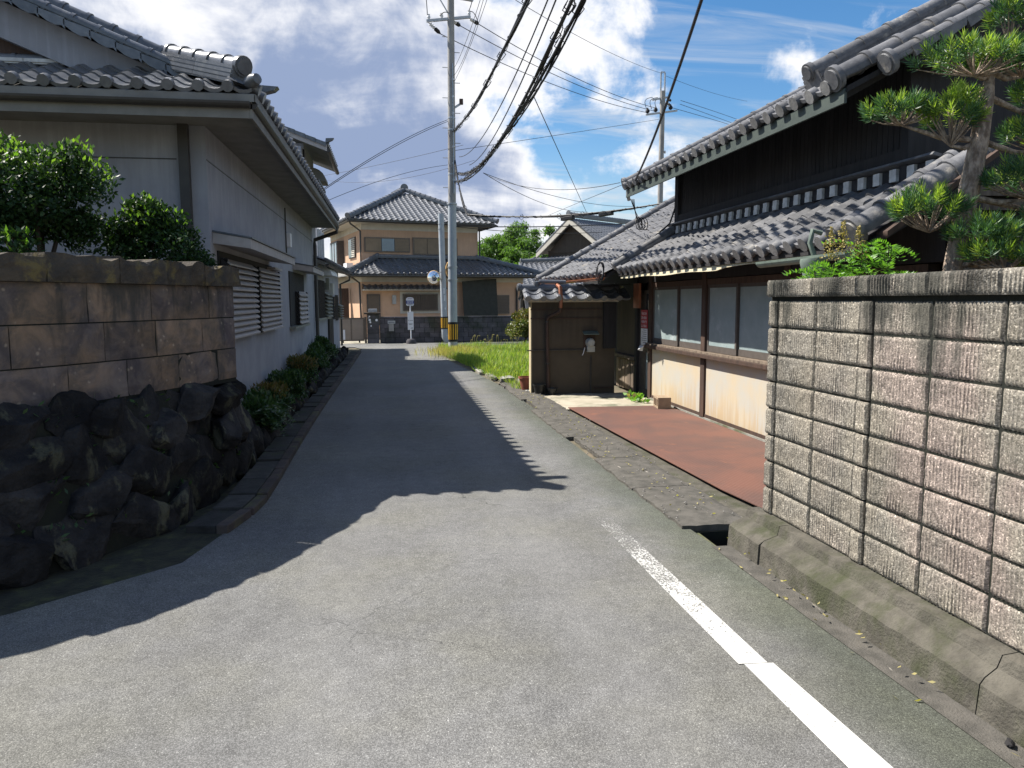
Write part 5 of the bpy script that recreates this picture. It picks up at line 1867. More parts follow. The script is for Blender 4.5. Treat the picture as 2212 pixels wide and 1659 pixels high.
# front wall, pillar, gate
fwl = thing('block_wall', 'low dark stained block wall in front of the orange house', 'wall', (3, 31.3, 0))
boxp('mortar_core', M['rockback'], fwl, -.40, 31.27, -.02, 7.6, 31.40, 1.00)
for r in range(5):
    x = -.40 + (0 if r % 2 else -.2)
    while x < 7.6:
        x1 = min(x + .395, 7.6)
        if x1 - max(x, -.40) > .08:
            boxp('concrete_block', M['farblock'], fwl, max(x, -.40) + .005, 31.255 + random.uniform(-.003, .003), .02 + r*.195, x1 - .005, 31.415, .02 + r*.195 + .186)
        x += .40
x = -.40
while x < 7.6:
    boxp('coping_block', M['farblock'], fwl, x + .004, 31.235, 1.0, min(x + .6, 7.6) - .004, 31.435, 1.06)
    x += .6
gp = thing('gate_pillar', 'dark stone gate pillar with broad cap and white name plate', 'gate pillar', (-.66, 31.3, 0))
for r in range(6):
    boxp('pillar_stone', M['farblock'], gp, -.90 + random.uniform(-.006, .006), 31.13, .0 + r*.195, -.42 + random.uniform(-.006, .006), 31.55, .19 + r*.195, bevel=.008)
MB().prism([(-1.02, 31.05, 1.17), (-.36, 31.05, 1.17), (-.36, 31.62, 1.17), (-1.02, 31.62, 1.17)], (0, 0, .07)).build('cap', M['moss_cap'], gp, .02)
boxp('lamp_box', M['galv'], gp, -.84, 31.2, 1.242, -.5, 31.5, 1.38, bevel=.01)
MB().lathe((-.52, 31.127, .93), [(.05, 0), (.05, .012), (.01, .013)], 14, (0, -1, 0)).build('name_plate', M['white'], gp)
for (x, z, s_) in ((-.80, 1.08, .035), (-.79, .94, .05), (-.77, .85, .04), (-.74, .70, .03), (-.84, 1.02, .02)):
    MB().lathe((x, 31.128, z), [(s_, 0), (s_*.8, .004), (.004, .005)], 9, (0, -1, 0)).build('lichen', M['white'], gp)
lb_ = thing('letter_box', 'pale metal letter slot set in the dark block wall beside the pillar', 'letter box', (.05, 31.2, .6))
boxp('letter_frame', M['galv'], lb_, -.08, 31.222, .78, .22, 31.254, .90)
boxp('letter_slot', M['ink'], lb_, -.05, 31.216, .825, .19, 31.221, .845)
boxp('letter_body', M['pole'], lb_, -.04, 31.228, .48, .16, 31.2535, .77)
gt = thing('sliding_gate', 'bronze sliding gate with translucent panels between the white house and the pillar', 'gate', (-1.5, 31.3, 0))
for a in ((-2.05, .09, -1.02, .15), (-2.05, .97, -1.02, 1.03)):
    boxp('gate_rail', M['alu'], gt, a[0], 31.30, a[1], a[2], 31.34, a[3])
for x in (-2.05, -1.56, -1.06):
    boxp('gate_stile', M['alu'], gt, x, 31.298, .151, x + .05, 31.342, .969)
M['gatepane'] = pmat('gate_panel', (.30, .24, .19), (.25, .2, .16), 2, .5)
boxp('gate_panel', M['gatepane'], gt, -1.999, 31.31, .151, -1.561, 31.33, .969)
boxp('gate_panel', M['gatepane'], gt, -1.509, 31.31, .151, -1.061, 31.33, .969)
boxp('gate_post', M['alu'], gt, -1.01, 31.26, 0, -.925, 31.36, 1.06)
for x in (-1.9, -1.25):
    boxp('gate_wheel', M['black'], gt, x, 31.30, .02, x + .06, 31.34, .089)
boxp('white_post', M['white'], gt, -1.86, 31.27, .15, -1.78, 31.297, .55)
sheet('forecourt', [(-2.6, 31.23), (-.4, 31.23), (-.4, 36), (-2.6, 36)], -.012, M['conc_light'])
boxp('neighbour_wall', M['wood_brown'], fh, -2.9, 37.0, 0, -1.9, 37.2, 2.3)

# ------------------------------------------------------------------ poles
up1 = thing('utility_pole', 'tall concrete utility pole with crossarms at the lane corner', 'utility pole', (1.98, 24.2, 0))
PT = V((2.06, 24.2, 12.2))
PB = V((1.975, 24.2, -.05))


def pole_at(z):
    k = (z - PB.z)/(PT.z - PB.z)
    return PB.lerp(PT, k), .135 - .035*k


zs = [-.05, 1, 2.4, 2.42, 5, 8, 12.2]
MB().tube([pole_at(z)[0] for z in zs], [pole_at(z)[1] for z in zs], 20).build('pole_shaft', M['pole'], up1)
c_, r_ = pole_at(2.0)
MB().tube([pole_at(.02)[0], pole_at(4.7)[0]], [.146, .128], 20).build('pole_sleeve', M['steelpole'], up1)
bnd = MB().tube([pole_at(.40)[0], pole_at(1.02)[0]], [.151, .150], 20).build('warning_band', M['black'], up1)
for k in range(12):
    an = 2*math.pi*k/12
    p0, p1 = pole_at(.47)[0], pole_at(.95)[0]
    dv = V((math.cos(an), math.sin(an), 0))
    sd2 = V((-dv.y, dv.x, 0))
    MB().obox((p0 + p1)/2 + dv*.151, sd2*.019, dv*.004, (p1 - p0)/2).build('yellow_stripe', M['yellow'], bnd)
for z in (2.35, 2.75, 4.7, 5.6, 6.95, 7.3):
    q_, r_ = pole_at(z)
    MB().tube([q_ - Z*.02, q_ + Z*.02], max(r_, .148 if z < 4.8 else 0) + .006, 20).build('pole_clamp', M['galv'], up1)
for k, z in enumerate(np.arange(5.2, 10.6, .45)):
    q_, r_ = pole_at(z)
    sg = 1 if k % 2 else -1
    MB().tube([q_ + V((sg*r_*.9, 0, 0)), q_ + V((sg*(r_ + .16), 0, 0))], .011, 6).build('step_bolt', M['galv'], up1)
MB().tube([pole_at(5.0)[0] + V((.05, -.125, 0)), pole_at(8.9)[0] + V((.035, -.115, 0))], .018, 6).build('conduit', M['galv'], up1)
for z in np.arange(5.4, 8.9, .5):
    q_, r_ = pole_at(z)
    MB().tube([q_ + V((.045, -.10, 0)), q_ + V((.045, -.10, .05))], .035, 8).build('conduit_clip', M['white'], up1)


def crossarm(parent, a, c, s=.075):
    return MB().bar(a, c, s, s).build('crossarm', M['galv'], parent)


CA0, CA1 = V((1.30, 24.05, 10.08)), V((2.66, 24.32, 10.36))
crossarm(up1, CA0, CA1)
crossarm(up1, (1.55, 24.0, 10.88), (2.74, 24.3, 10.86), .10)
MB().bar((1.62, 24.1, 10.9), (2.03, 24.12, 10.25), .03, .03).build('arm_brace', M['galv'], up1)


def insulator(parent, a, dirv, n=3, col='white', L=.34):
    a, dv = V(a), V(dirv).normalized()
    prof = [(.012, 0)]
    for i in range(n):
        h = L*.15 + i*L*.2
        prof += [(.02, h), (.055, h + .02), (.055, h + .05), (.02, h + .07)]
    prof += [(.02, L*.78)]
    o = MB().lathe(a, prof, 10, dv).build('insulator', M[col], parent)
    MB().lathe(a + dv*L*.78, [(.03, 0), (.06, .03), (.06, .16), (.03, .22), (.01, .26)], 10, dv).build('wire_clamp', M['black'], o)
    return a + dv*(L*.78 + .26)


wd_ = V((10.05, 11.8, -.6))
INS = []
for k, t_ in enumerate((.04, .55, .98)):
    st = CA0.lerp(CA1, t_) + V((0, .03, -.03))
    INS.append(insulator(up1, st, wd_ if k else V((.9, .6, -.55))))
for t_ in (.05, .34, .97):
    st = CA0.lerp(CA1, t_) + V((0, 0, .04))
    MB().lathe(st, [(.02, 0), (.055, .05), (.05, .09), (.03, .11), (.045, .14), (.01, .16)], 10).build('pin_insulator', M['white'], up1)
for (a, c_, sagz) in (((1.33, 24.06, 10.25), (1.30, 24.2, 10.9), .0), ((1.70, 24.1, 10.27), (2.02, 24.15, 10.35), .06), ((2.6, 24.3, 10.5), (2.72, 24.28, 10.84), -.03), ((2.62, 24.3, 10.5), (2.95, 24.6, 10.25), .12)):
    a, c_ = V(a), V(c_)
    MB().tube([a.lerp(c_, k/6) + Z*(sagz*4*(k/6)*(1 - k/6)) + V((0, -.06*math.sin(math.pi*k/6), 0)) for k in range(7)], .012, 6).build('jumper_wire', M['black'], up1)
q_, _ = pole_at(7.62)
MB().bar(q_ + V((.1, 0, 0)), q_ + V((.32, 0, .14)), .05, .06).build('lamp_bracket', M['galv'], up1)
boxp('bracket_lamp', M['wood_brown'], up1, q_.x + .25, q_.y - .05, q_.z + .10, q_.x + .36, q_.y + .06, q_.z + .26)

up2 = thing('utility_pole', 'distant thin utility pole with twin top standing behind the old house roof', 'utility pole', (13.1, 36, 0))
MB().tube([(13.05, 36, -.05), (13.14, 36, 11.6)], [.15, .12], 14).build('pole_shaft', M['pole'], up2)
for dx in (-.10, .10):
    boxp('top_post', M['galv'], up2, 13.14 + dx - .03, 35.97, 11.0, 13.14 + dx + .03, 36.03, 12.45)
boxp('top_bar', M['galv'], up2, 13.03, 35.98, 12.451, 13.25, 36.02, 12.50)
MB().bar((12.32, 36, 10.48), (13.92, 36.1, 10.75), .08, .08).build('crossarm', M['galv'], up2)
MB().bar((12.6, 35.9, 11.15), (13.45, 36.1, 11.36), .08, .08).build('crossarm', M['galv'], up2)
for k, (x, z) in enumerate(((12.40, 10.55), (12.8, 10.62), (13.55, 10.75))):
    MB().lathe((x, 36.0, z), [(.04, 0), (.10, .05), (.10, .13), (.05, .2), (.02, .26)], 10).build('insulator', M['black'], up2)
for x, y, z in ((13.4, 36.1, 11.35), (13.35, 36.1, 11.15)):
    insulator(up2, (x, y, z), (.75, .9, -.12), 3, 'white', .4)
for k in range(4):
    a = V((12.35 + .25*k, 36, 10.75))
    c_ = V((12.65 + .25*k, 36, 11.3))
    MB().tube([a.lerp(c_, i/6) + V((-.22*math.sin(math.pi*i/6), 0, .12*math.sin(math.pi*i/6))) for i in range(7)], .014, 6).build('jumper_wire', M['black'], up2)
for z in (8.0, 8.35, 8.7):
    MB().lathe((13.3, 36, z), [(.03, 0), (.05, .04), (.05, .10), (.02, .14)], 8).build('spool_insulator', M['white'], up2)

up3 = thing('mirror_pole', 'slim grey steel pole carrying two convex mirrors by the block wall', 'pole', (2.22, 30.9, 0))
MB().tube([(2.38, 30.9, .02), (2.26, 30.9, .10), (2.20, 30.9, .24), (2.19, 30.9, .5), (2.11, 30.9, 5.15)], [.13, .13, .13, .125, .115], 16).build('pole_shaft', M['steelpole'], up3)
p3 = lambda z: V((2.19, 30.9, .5)).lerp(V((2.11, 30.9, 5.15)), (z - .5)/4.65)
b3 = MB().tube([p3(.56), p3(1.05)], .134, 16).build('warning_band', M['black'], up3)
for k in range(12):
    an = 2*math.pi*k/12
    dv = V((math.cos(an), math.sin(an), 0))
    MB().obox(p3(.80) + dv*.134, V((-dv.y, dv.x, 0))*.017, dv*.004, (p3(1.0) - p3(.60))/2).build('yellow_stripe', M['yellow'], b3)
for z in (2.55, 2.85, 4.55, 4.75):
    MB().tube([p3(z) - Z*.02, p3(z) + Z*.02], .128, 16).build('pole_clamp', M['galv'], up3)
boxp('pole_plate', M['white'], up3, p3(2.1).x + .0, 30.775, 1.97, p3(2.1).x + .045, 30.785, 2.2)
boxp('pole_plate', M['white'], up3, p3(1.7).x + .01, 30.775, 1.68, p3(1.7).x + .05, 30.785, 1.92)
boxp('pole_plate', M['white'], up3, p3(1.35).x + .02, 30.772, 1.34, p3(1.35).x + .06, 30.782, 1.42)
M['mirror'] = pmat('mirror', (.8, .8, .8), (.8, .8, .8), 2, .04, metal=1.0)
M['mirror_back'] = pmat('mirror_back', (.55, .35, .14), (.5, .3, .12), 4, .6)


def mirror(c, dv, r):
    dv = V(dv).normalized()
    o = MB().lathe(V(c), [(.01, -.10), (r*.6, -.08), (r*1.04, -.02), (r*1.06, .01), (r*1.0, .03)], 24, dv).build('mirror_shell', M['mirror_back'], up3)
    MB().lathe(V(c), [(r*.985, .028), (r*.8, .06), (r*.5, .088), (r*.2, .10), (.005, .103)], 24, dv).build('mirror_face', M['mirror'], o)
    return o


mirror((1.78, 30.72, 2.62), (-.45, -1, .02), .26)
MB().tube([p3(2.6), (1.80, 30.78, 2.62)], .025, 8).build('mirror_arm', M['galv'], up3)
mirror((2.38, 31.0, 2.95), (1, .1, 0), .28)
MB().tube([p3(2.9), (2.36, 31.0, 2.95)], .025, 8).build('mirror_arm', M['galv'], up3)

# ------------------------------------------------------------------ bus stop
bs = thing('bus_stop_sign', 'white bus stop post with domed blue banded sign and timetable board', 'bus stop', (.83, 30.5, 0))
MB().lathe((.83, 30.5, 0), [(.20, 0), (.20, .10), (.15, .18), (.03, .20)], 16).build('base', M['farblock'], bs)
MB().tube([(.83, 30.5, .15), (.815, 30.5, 1.5)], .024, 10).build('post', M['white'], bs)
cx, zt = .81, 1.50
dome = [(cx - .125, zt), (cx + .125, zt), (cx + .15, zt + .06)] + [(cx + .15*math.cos(R(a_))**.6 if a_ < 90 else cx - .15*abs(math.cos(R(a_)))**.6, zt + .25 + .085*math.sin(R(a_))) for a_ in range(0, 181, 15)] + [(cx - .15, zt + .06)]
MB().prism([(x, 30.48, z) for x, z in dome], (0, .03, 0)).build('sign_plate', M['white'], bs)
boxp('blue_band', M['blue'], bs, cx - .152, 30.4745, zt + .085, cx + .152, 30.479, zt + .205)
boxp('pink_band', M['pinkish'], bs, cx - .12, 30.4745, zt + .25, cx + .12, 30.479, zt + .31)
tb_ = boxp('timetable_board', M['white'], bs, .705, 30.47, .55, .935, 30.49, 1.27)
for z, x0, x1 in ((.92, .72, .77), (.915, .80, .92), (.78, .735, .91), (.765, .76, .88), (.61, .82, .91), (.625, .85, .90), (1.245, .72, .76)):
    boxp('text_line', M['ink'], tb_, x0, 30.466, z, x1, 30.4695, z + .012)


def text(s, size, loc, rot, mat, name, parent):
    cu_ = bpy.data.curves.new(name, 'FONT')
    cu_.body = s
    cu_.size = size
    cu_.align_x = 'CENTER'
    cu_.align_y = 'CENTER'
    cu_.extrude = .001
    tmp = bpy.data.objects.new(name, cu_)
    COL.objects.link(tmp)
    bpy.context.view_layer.update()
    dg = bpy.context.evaluated_depsgraph_get()
    me = bpy.data.meshes.new_from_object(tmp.evaluated_get(dg))
    bpy.data.objects.remove(tmp)
    me.materials.clear()
    me.materials.append(mat)
    mm = Matrix.Translation(loc) @ rot
    return link(name, me, parent, None, mm)


RX = Matrix.Rotation(R(90), 4, 'X')
text('福成橋', .088, (cx, 30.473, zt + .145), RX, M['white'], 'stop_name', bs)
for k in range(5):
    boxp('text_mark', M['ink'], bs, cx - .10 + k*.042, 30.475, zt + .03, cx - .10 + k*.042 + .028, 30.4795, zt + .058)
boxp('text_mark', M['ink'], bs, cx - .07, 30.4735, zt + .275, cx + .07, 30.4743, zt + .285)

# ------------------------------------------------------------------ houses behind on the right
gh = thing('gable_house', 'distant house with grey gable roof and cream barge boards by the bamboo', 'house', (14, 52, 0))
GU = V((math.cos(R(-52)), math.sin(R(-52)), 0))
GV = V((-GU.y, GU.x, 0))
GO = V((10.7, 54, 0))


def gp_(a, c, z):
    return GO + GU*a + GV*c + Z*z


def gbox(name, mat, a0, c0, z0, a1, c1, z1, parent=None):
    return MB().obox(gp_((a0 + a1)/2, (c0 + c1)/2, (z0 + z1)/2), GU*((a1 - a0)/2), GV*((c1 - c0)/2), Z*((z1 - z0)/2)).build(name, mat, parent or gh)


gw = 5.4
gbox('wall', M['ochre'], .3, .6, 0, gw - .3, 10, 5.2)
gbox('lower_wall', M['wall_grey'], -.6, -.9, 0, gw + 3.6, 8, 3.6)
apex = gp_(gw/2, 0, 7.3)
el_, er_ = gp_(-.35, 0, 5.05), gp_(gw + .35, 0, 5.05)
bk = GV*10.5
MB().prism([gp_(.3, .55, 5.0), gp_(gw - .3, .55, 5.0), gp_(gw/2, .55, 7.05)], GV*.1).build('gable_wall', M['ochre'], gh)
for a, c in ((el_, apex), (er_, apex)):
    tt = (c - a).normalized()
    MB().prism([a - Z*.06, c - Z*.06, c - Z*.40, a - Z*.34], GV*.10).build('barge_board', M['band'], gh)
    rr = MB().prism([a, c, c + bk, a + bk], (0, 0, -.05)).build('roof', M['soffit'], gh)
    TH_OF[rr] = gh
    sl_len = (c - a).length
    if a == er_:
        tile_plane(gh, rr, a + Z*.02, GV, (c - a).normalized(), 34, int(sl_len/.26), .30, .26, M['tile'])
    else:
        tile_plane(gh, rr, a + bk + Z*.02, -GV, (c - a).normalized(), 34, int(sl_len/.26), .30, .26, M['tile'])
    ridge_line(gh, a + Z*.06 + GV*.15, c + Z*.06 + GV*.15, .09, M['tile'], .3, courses=1, cw=.22, name='verge')
ridge_line(gh, apex + Z*.08 - GV*.1, apex + Z*.08 + bk, .12, M['tile'], .32, courses=3, cw=.3, ch=.07, end_disc=.2)
se0, se1 = gp_(-1.4, -1.9, 3.62), gp_(gw + 3.8, -1.9, 3.62)
st0, st1 = gp_(-.6, .5, 4.75), gp_(gw + 3.8, .5, 4.75)
rr = MB().prism([se0 - Z*.03, se1 - Z*.03, st1 - Z*.03, st0 - Z*.03], (0, 0, -.06)).build('roof', M['soffit'], gh)
TH_OF[rr] = gh
hip_face(rr, se0, se1, st0, st1, .30, .26, M['tile'])
ridge_line(gh, se0 + Z*.05, st0 + Z*.05, .09, M['tile'], .3, courses=1, cw=.22, end_disc=.12)
rail = gbox('balcony_rail', M['galv'], -1.0, -2.2, 3.25, gw + 2, -2.15, 3.33)
for k in range(14):
    gbox('baluster', M['galv'], -1.0 + k*.4, -2.19, 2.6, -.95 + k*.4, -2.16, 3.249, rail)
gbox('balcony_floor', M['soffit'], -1.0, -2.3, 2.5, gw + 2, -.91, 2.6)
lh = thing('low_house', 'low dark house with silvery tiled roof between the orange house and the entrance', 'house', (8, 41, 0))
boxp('wall', M['wood_dark'], lh, 6.6, 40.2, 0, 13, 46, 1.95)
rr = MB().prism([(6.0, 39.4, 1.95), (13.5, 39.4, 2.15), (13.5, 43.4, 4.0), (7.6, 43.4, 3.75)], (0, 0, -.07)).build('roof', M['soffit'], lh)
TH_OF[rr] = lh
hip_face(rr, V((6.0, 39.4, 1.98)), V((13.5, 39.4, 2.18)), V((7.6, 43.4, 3.78)), V((13.5, 43.4, 4.03)), .28, .24, M['tile'])
MB().prism([(5.98, 39.38, 1.80), (7.58, 43.4, 3.60), (7.58, 43.4, 3.85), (5.98, 39.38, 2.05)], (.08, -.03, 0)).build('barge_board', M['wood_dark'], lh)
ridge_line(lh, (7.5, 43.4, 3.85), (13.5, 43.4, 4.1), .1, M['tile'], .3, courses=2, cw=.26, end_disc=.14)
ridge_line(lh, (6.0, 39.4, 2.03), (7.6, 43.4, 3.83), .08, M['tile'], .3, name='verge')
boxp('leaning_pole', M['wood_grey'], lh, 6.75, 40.05, .0, 6.83, 40.13, 1.9)

# ------------------------------------------------------------------ cables (span points are metres in the place)
def span(pts, n=28):
    a = np.array(pts, float)
    t = np.linspace(0, 1, len(a))
    tt = np.linspace(0, 1, n)
    return [V(q_) for q_ in np.stack([np.polyval(np.polyfit(t, a[:, k], 2 if k == 2 else 1), tt) for k in range(3)], 1)]


def cable(pts, r, label, group=None, n=28, name='power_cable', straight=False):
    P = [V(p_) for p_ in pts] if straight else span(pts, n)
    o = MB().tube(P, r, 6).build(name, M['black'])
    tag(o, label, 'cable', group)
    return P


def bundle(pts, r, label, nstrand=3, spread=.03, coil=.06, n=60, turns=30, name='cable_bundle'):
    """main cable, thinner cables strung along it and the spiral hanger that holds them"""
    P = span(pts, n)
    t = thing(name, label, 'cable', P[0])
    MB().tube(P, r, 7).build('main_cable', M['black'], t)
    for k in range(nstrand):
        ph = random.uniform(0, 6.3)
        Q = [p_ + V((math.cos(ph + i*.35)*spread, 0, -spread*.9 + math.sin(ph + i*.35)*spread*.8)) for i, p_ in enumerate(P)]
        MB().tube(Q, r*random.uniform(.35, .7), 6).build('strand', M['black'], t)
    L = sum((a - c).length for a, c in zip(P[:-1], P[1:]))
    m_ = turns*8
    S = []
    for i in range(m_ + 1):
        f = i/m_*(len(P) - 1)
        j = min(int(f), len(P) - 2)
        q_ = P[j].lerp(P[j + 1], f - j)
        an = 2*math.pi*i/8
        S.append(q_ + V((math.cos(an)*coil, 0, math.sin(an)*coil - coil*.25)))
    MB().tube(S, .006, 4).build('spiral_hanger', M['black'], t)
    for k in range(int(L/2.0)):
        f = random.random()*(len(P) - 1)
        j = int(f)
        q_ = P[j].lerp(P[min(j + 1, len(P) - 1)], f - j)
        MB().tube([q_ + V((0, 0, .06)), q_ + V((.07, .02, 0)), q_ + V((0, .03, -.09)), q_ + V((-.07, .05, -.03)), q_ + V((-.02, .06, .05))], .008, 5).build('cable_tie', M['black'], t)
    return P


bundle([[2.11, 24.2, 6.94], [2.03, 20.17, 6.36], [1.95, 16.13, 5.92], [1.87, 12.1, 5.62], [1.79, 8.07, 5.46], [1.71, 4.03, 5.45], [1.63, 0.0, 5.58]], .024,
       'thick black cable bundle reaching the pole highest of the sagging bundles', 2, .024, .035, turns=24)
bundle([[2.22, 24.2, 5.65], [2.21, 20.0, 5.04], [2.19, 15.8, 4.79], [2.18, 11.6, 4.91], [2.17, 7.4, 5.38], [2.15, 3.2, 6.22], [2.14, -1.0, 7.42]], .023,
       'thickest black telephone cable bundle sagging lowest over the lane', 3, .03, .045, turns=40)
bundle([[2.13, 24.2, 5.38], [2.18, 20.0, 4.95], [2.23, 15.8, 4.81], [2.29, 11.6, 4.96], [2.34, 7.4, 5.39], [2.39, 3.2, 6.1], [2.44, -1.0, 7.1]], .022,
       'looser twin black bundle running just right of the thickest one', 2, .04, .035, turns=20)
cable([[2.25, 24.2, 6.14], [2.15, 20.0, 5.51], [2.05, 15.8, 5.15], [1.94, 11.6, 5.05], [1.84, 7.4, 5.23], [1.74, 3.2, 5.67], [1.63, -1.0, 6.38]], .009, 'thin black wire hanging left of the thickest bundle')
cable([[2.57, 24.2, 5.9], [2.41, 20.0, 5.39], [2.24, 15.8, 5.12], [2.08, 11.6, 5.07], [1.92, 7.4, 5.25], [1.76, 3.21, 5.65], [1.6, -.99, 6.29]], .010, 'thin taut black wire close beside the thickest bundle')
hv_g = 'high voltage wires between the two poles'
for q_, (x, y, z), lab in ((INS[2], (12.75, 36, 10.82), 'uppermost of the three wires from the crossarm to the distant pole'), (INS[1], (12.75, 36, 10.66), 'middle one of the three wires from the crossarm to the distant pole'), (INS[0], (12.4, 36, 10.58), 'lowest of the three wires from the crossarm to the distant pole')):
    a, c_ = V(q_), V((x, y, z))
    P = [a.lerp(c_, i/6) - Z*(1.15*(i/6)*(1 - i/6)) for i in range(7)]
    cable(P, .013, lab, hv_g, name='power_line')
for k, (pts, lab) in enumerate((([[14.05, 36, 11.2], [18.7, 42, 12.18], [23.32, 48, 13.1]], 'topmost of three wires leaving the distant pole to the right'), ([[14.02, 36, 11.03], [18.67, 42, 11.9], [23.33, 48, 12.74]], 'middle of three wires leaving the distant pole to the right'),
                                ([[13.4, 36, 10.9], [18.36, 42, 11.8], [23.33, 48, 12.65]], 'lowest of three wires leaving the distant pole to the right'))):
    cable(pts, .013, lab, 'wires leaving the distant pole', name='power_line')
cable([[13.3, 36, 12.3], [18.29, 42, 13.26], [23.27, 48, 14.48]], .009, 'very thin earth wire running right from the top of the distant pole', name='power_line')
cable([[3.35, 20, 9.29], [8.25, 28, 10.66], [13.16, 36, 12.4]], .008, 'faint earth wire climbing to the twin top of the distant pole', name='power_line')
for k, (pts, lab) in enumerate(((([[2.13, 24.2, 8.79], [2.08, 17.6, 8.14], [2.03, 11, 8.2]]), 'first thin wire from the left rising steeply behind the crossarm'), (([[2.13, 24.2, 8.58], [2.14, 17.6, 8.09], [2.15, 11, 8.9]]), 'second thin wire from the left rising steeply behind the crossarm'),
                                (([[2.14, 24.2, 8.41], [2.21, 17.6, 8.11], [2.28, 11, 8.46]]), 'rightmost thin wire rising steeply behind the crossarm'))):
    cable(pts, .006, lab, 'thin wires above the pole', name='power_line')
cable([[1.86, 24.2, 7.32], [.32, 20.85, 5.63], [-1.95, 16.2, 3.62]], .008, 'upper of two parallel service wires from the pole to the white house', 'service wires to the white house', name='service_wire')
cable([[1.86, 24.2, 7.27], [.32, 20.85, 5.58], [-1.95, 16.2, 3.60]], .008, 'lower of two parallel service wires from the pole to the white house', 'service wires to the white house', name='service_wire')
cable([[1.85, 24.2, 6.3], [-.04, 28.6, 6.73], [-1.93, 33, 7.08], [-6, 42, 7.7]], .006, 'faint wire running left from the pole behind the white house', name='service_wire')
cable([[2.12, 24.2, 6.33], [7.55, 30.1, 8.3], [12.97, 36, 10.29]], .008, 'straight thin wire climbing from the near pole to the distant one', name='service_wire')
MB_ = MB().sphere((4.35, 26.6, 7.15), .05, .05, .05)
cable([[1.84, 24.2, 5.75], [.02, 28.6, 6.45], [-6, 43, 8.6]], .005, 'lowest faint wire running left from the pole over the far roofs', name='service_wire')
cable([[1.8, 24.2, 5.93], [.3, 21.1, 4.9], [-1.95, 16.6, 3.55]], .006, 'single thin wire from the pole down to the white house eave', name='service_wire')
cable([[2.48, 20, 4.98], [6.32, 25.5, 5.02], [10.16, 31, 5.56]], .008, 'upper thin drop wire from the bundle toward the gable house', name='drop_wire')
cable([[2.48, 20, 4.98], [5.06, 24.5, 4.77], [7.65, 29, 5.06]], .008, 'lower thin drop wire from the bundle toward the gable house', name='drop_wire')
cable([[2.53, 20, 4.96], [3.77, 18, 4.22], [4.35, 14.2, 3.95]], .006, 'sagging drop wire from the bundle to the old house eave', name='drop_wire')
cable([[4.6, 13.2, 3.9], [5.92, 21, 4.67], [6.89, 36, 5.41]], .006, 'straight thin wire from the old house eave toward the bamboo', name='drop_wire')
cable([[2.25, 14, 4.95], [2.67, 14.1, 5.2], [4.4, 19.33, 4.9], [7.86, 30, 5.16]][0:0] or [[2.67, 14, 5.37], [5.26, 22, 5.26], [7.86, 30, 5.16]], .009, 'slack black drop wire slanting across the blue sky to the low house', name='drop_wire')
bundle([[2.26, 22, 4.14], [2.95, 21.17, 4.01], [3.65, 20.33, 3.92], [4.35, 19.5, 3.87], [5.04, 18.67, 3.84], [5.74, 17.83, 3.86], [6.44, 17.0, 3.93]], .018,
       'black cable bundle with closure boxes running level to the old house roof', 2, .022, .03, n=30, turns=20)
for (x, y, z), lab in (((4.55, 19.26, 3.80), 'black closure box hung under the level cable bundle nearer the pole'), ((5.30, 18.36, 3.82), 'black closure box hung under the level cable bundle nearer the old house')):
    o = MB().obox((x, y, z - .03), V((.12, -.142, .010)), V((.05, .042, 0)), V((0, 0, .045))).build('cable_closure', M['black'], None, .01)
    tag(o, lab, 'closure', 'cable closures on the level bundle')
bundle([[2.1, 24.2, 6.1], [2.15, 23.47, 5.24], [2.2, 22.73, 4.59], [2.26, 22.0, 4.16]], .02, 'short thick cable dropping from the pole to the level bundle', 2, .025, .03, n=16, turns=8)
cable([[2.09, 24.2, 4.02], [6.21, 27.1, 4.33], [10.33, 30, 4.82]], .016, 'level black cable crossing in front of the orange house roof corner', name='service_wire')
cable([[2.13, 24.2, 4.0], [5.33, 27.1, 4.09], [8.52, 30, 4.4]], .010, 'thinner level cable just below, passing in front of the bamboo', name='service_wire')
gP = cable([[1.65, 2.5, 4.7], [2.49, 6.0, 4.05], [3.29, 9.15, 3.72], [4.02, 12.45, 3.58]], .014, 'thick dark blue black wire slanting down to the upper eave end', name='service_wire')
an_ = thing('wire_anchor', 'tangle of wires and clamps at the upper eave end of the old house', 'wire anchor', (4.05, 12.5, 3.5))
MB().tube([(4.02, 12.45, 3.58), (3.98, 12.5, 3.45), (4.02, 12.55, 3.36)], .03, 7).build('clamp', M['galv'], an_)
for k in range(4):
    e = V((4.55 + .05*k, 13.2 + .25*k, 2.98 + .02*k))
    a = V((4.05 + .02*k, 12.56, 3.38))
    MB().tube([a.lerp(e, i/8) - Z*(.30 + .15*k)*(i/8)*(1 - i/8)*.9 for i in range(9)], .006, 5).build('wire', M['black'], an_)
for k in range(3):
    cc = V((4.35 + .05*k, 13.0, 3.02))
    MB().tube([cc + V((.06*math.cos(2*math.pi*i/12), .03*math.sin(2*math.pi*i/12), .11*math.sin(2*math.pi*i/12))) for i in range(13)], .008, 5).build('wire', M['black'], an_)
rs_ = thing('roof_cable', 'dark cable running down the tiled roof beside the boarded corner', 'cable', (4.6, 12.3, 2.9))
MB().tube([(4.72, 12.2, 3.6), (4.70, 12.2, 3.2), (4.62, 12.22, 2.95), (4.45, 12.35, 2.78), (4.1, 12.34, 2.56), (3.7, 12.38, 2.34)], .014, 7).build('wire', M['black'], rs_)
lc = thing('cable_coil', 'loop of black cable hanging at the corner of the tiled eaves', 'cable', (3.52, 12.3, 2.1))
for k in range(3):
    cc = V((3.47, 12.32 + .02*k, 2.17))
    MB().tube([cc + V((.05*math.cos(2*math.pi*i/14)*(1 + .2*k), .05*math.sin(2*math.pi*i/14), .15*math.sin(2*math.pi*i/14 + .3*k))) for i in range(15)], .008, 5).build('wire', M['black'], lc)
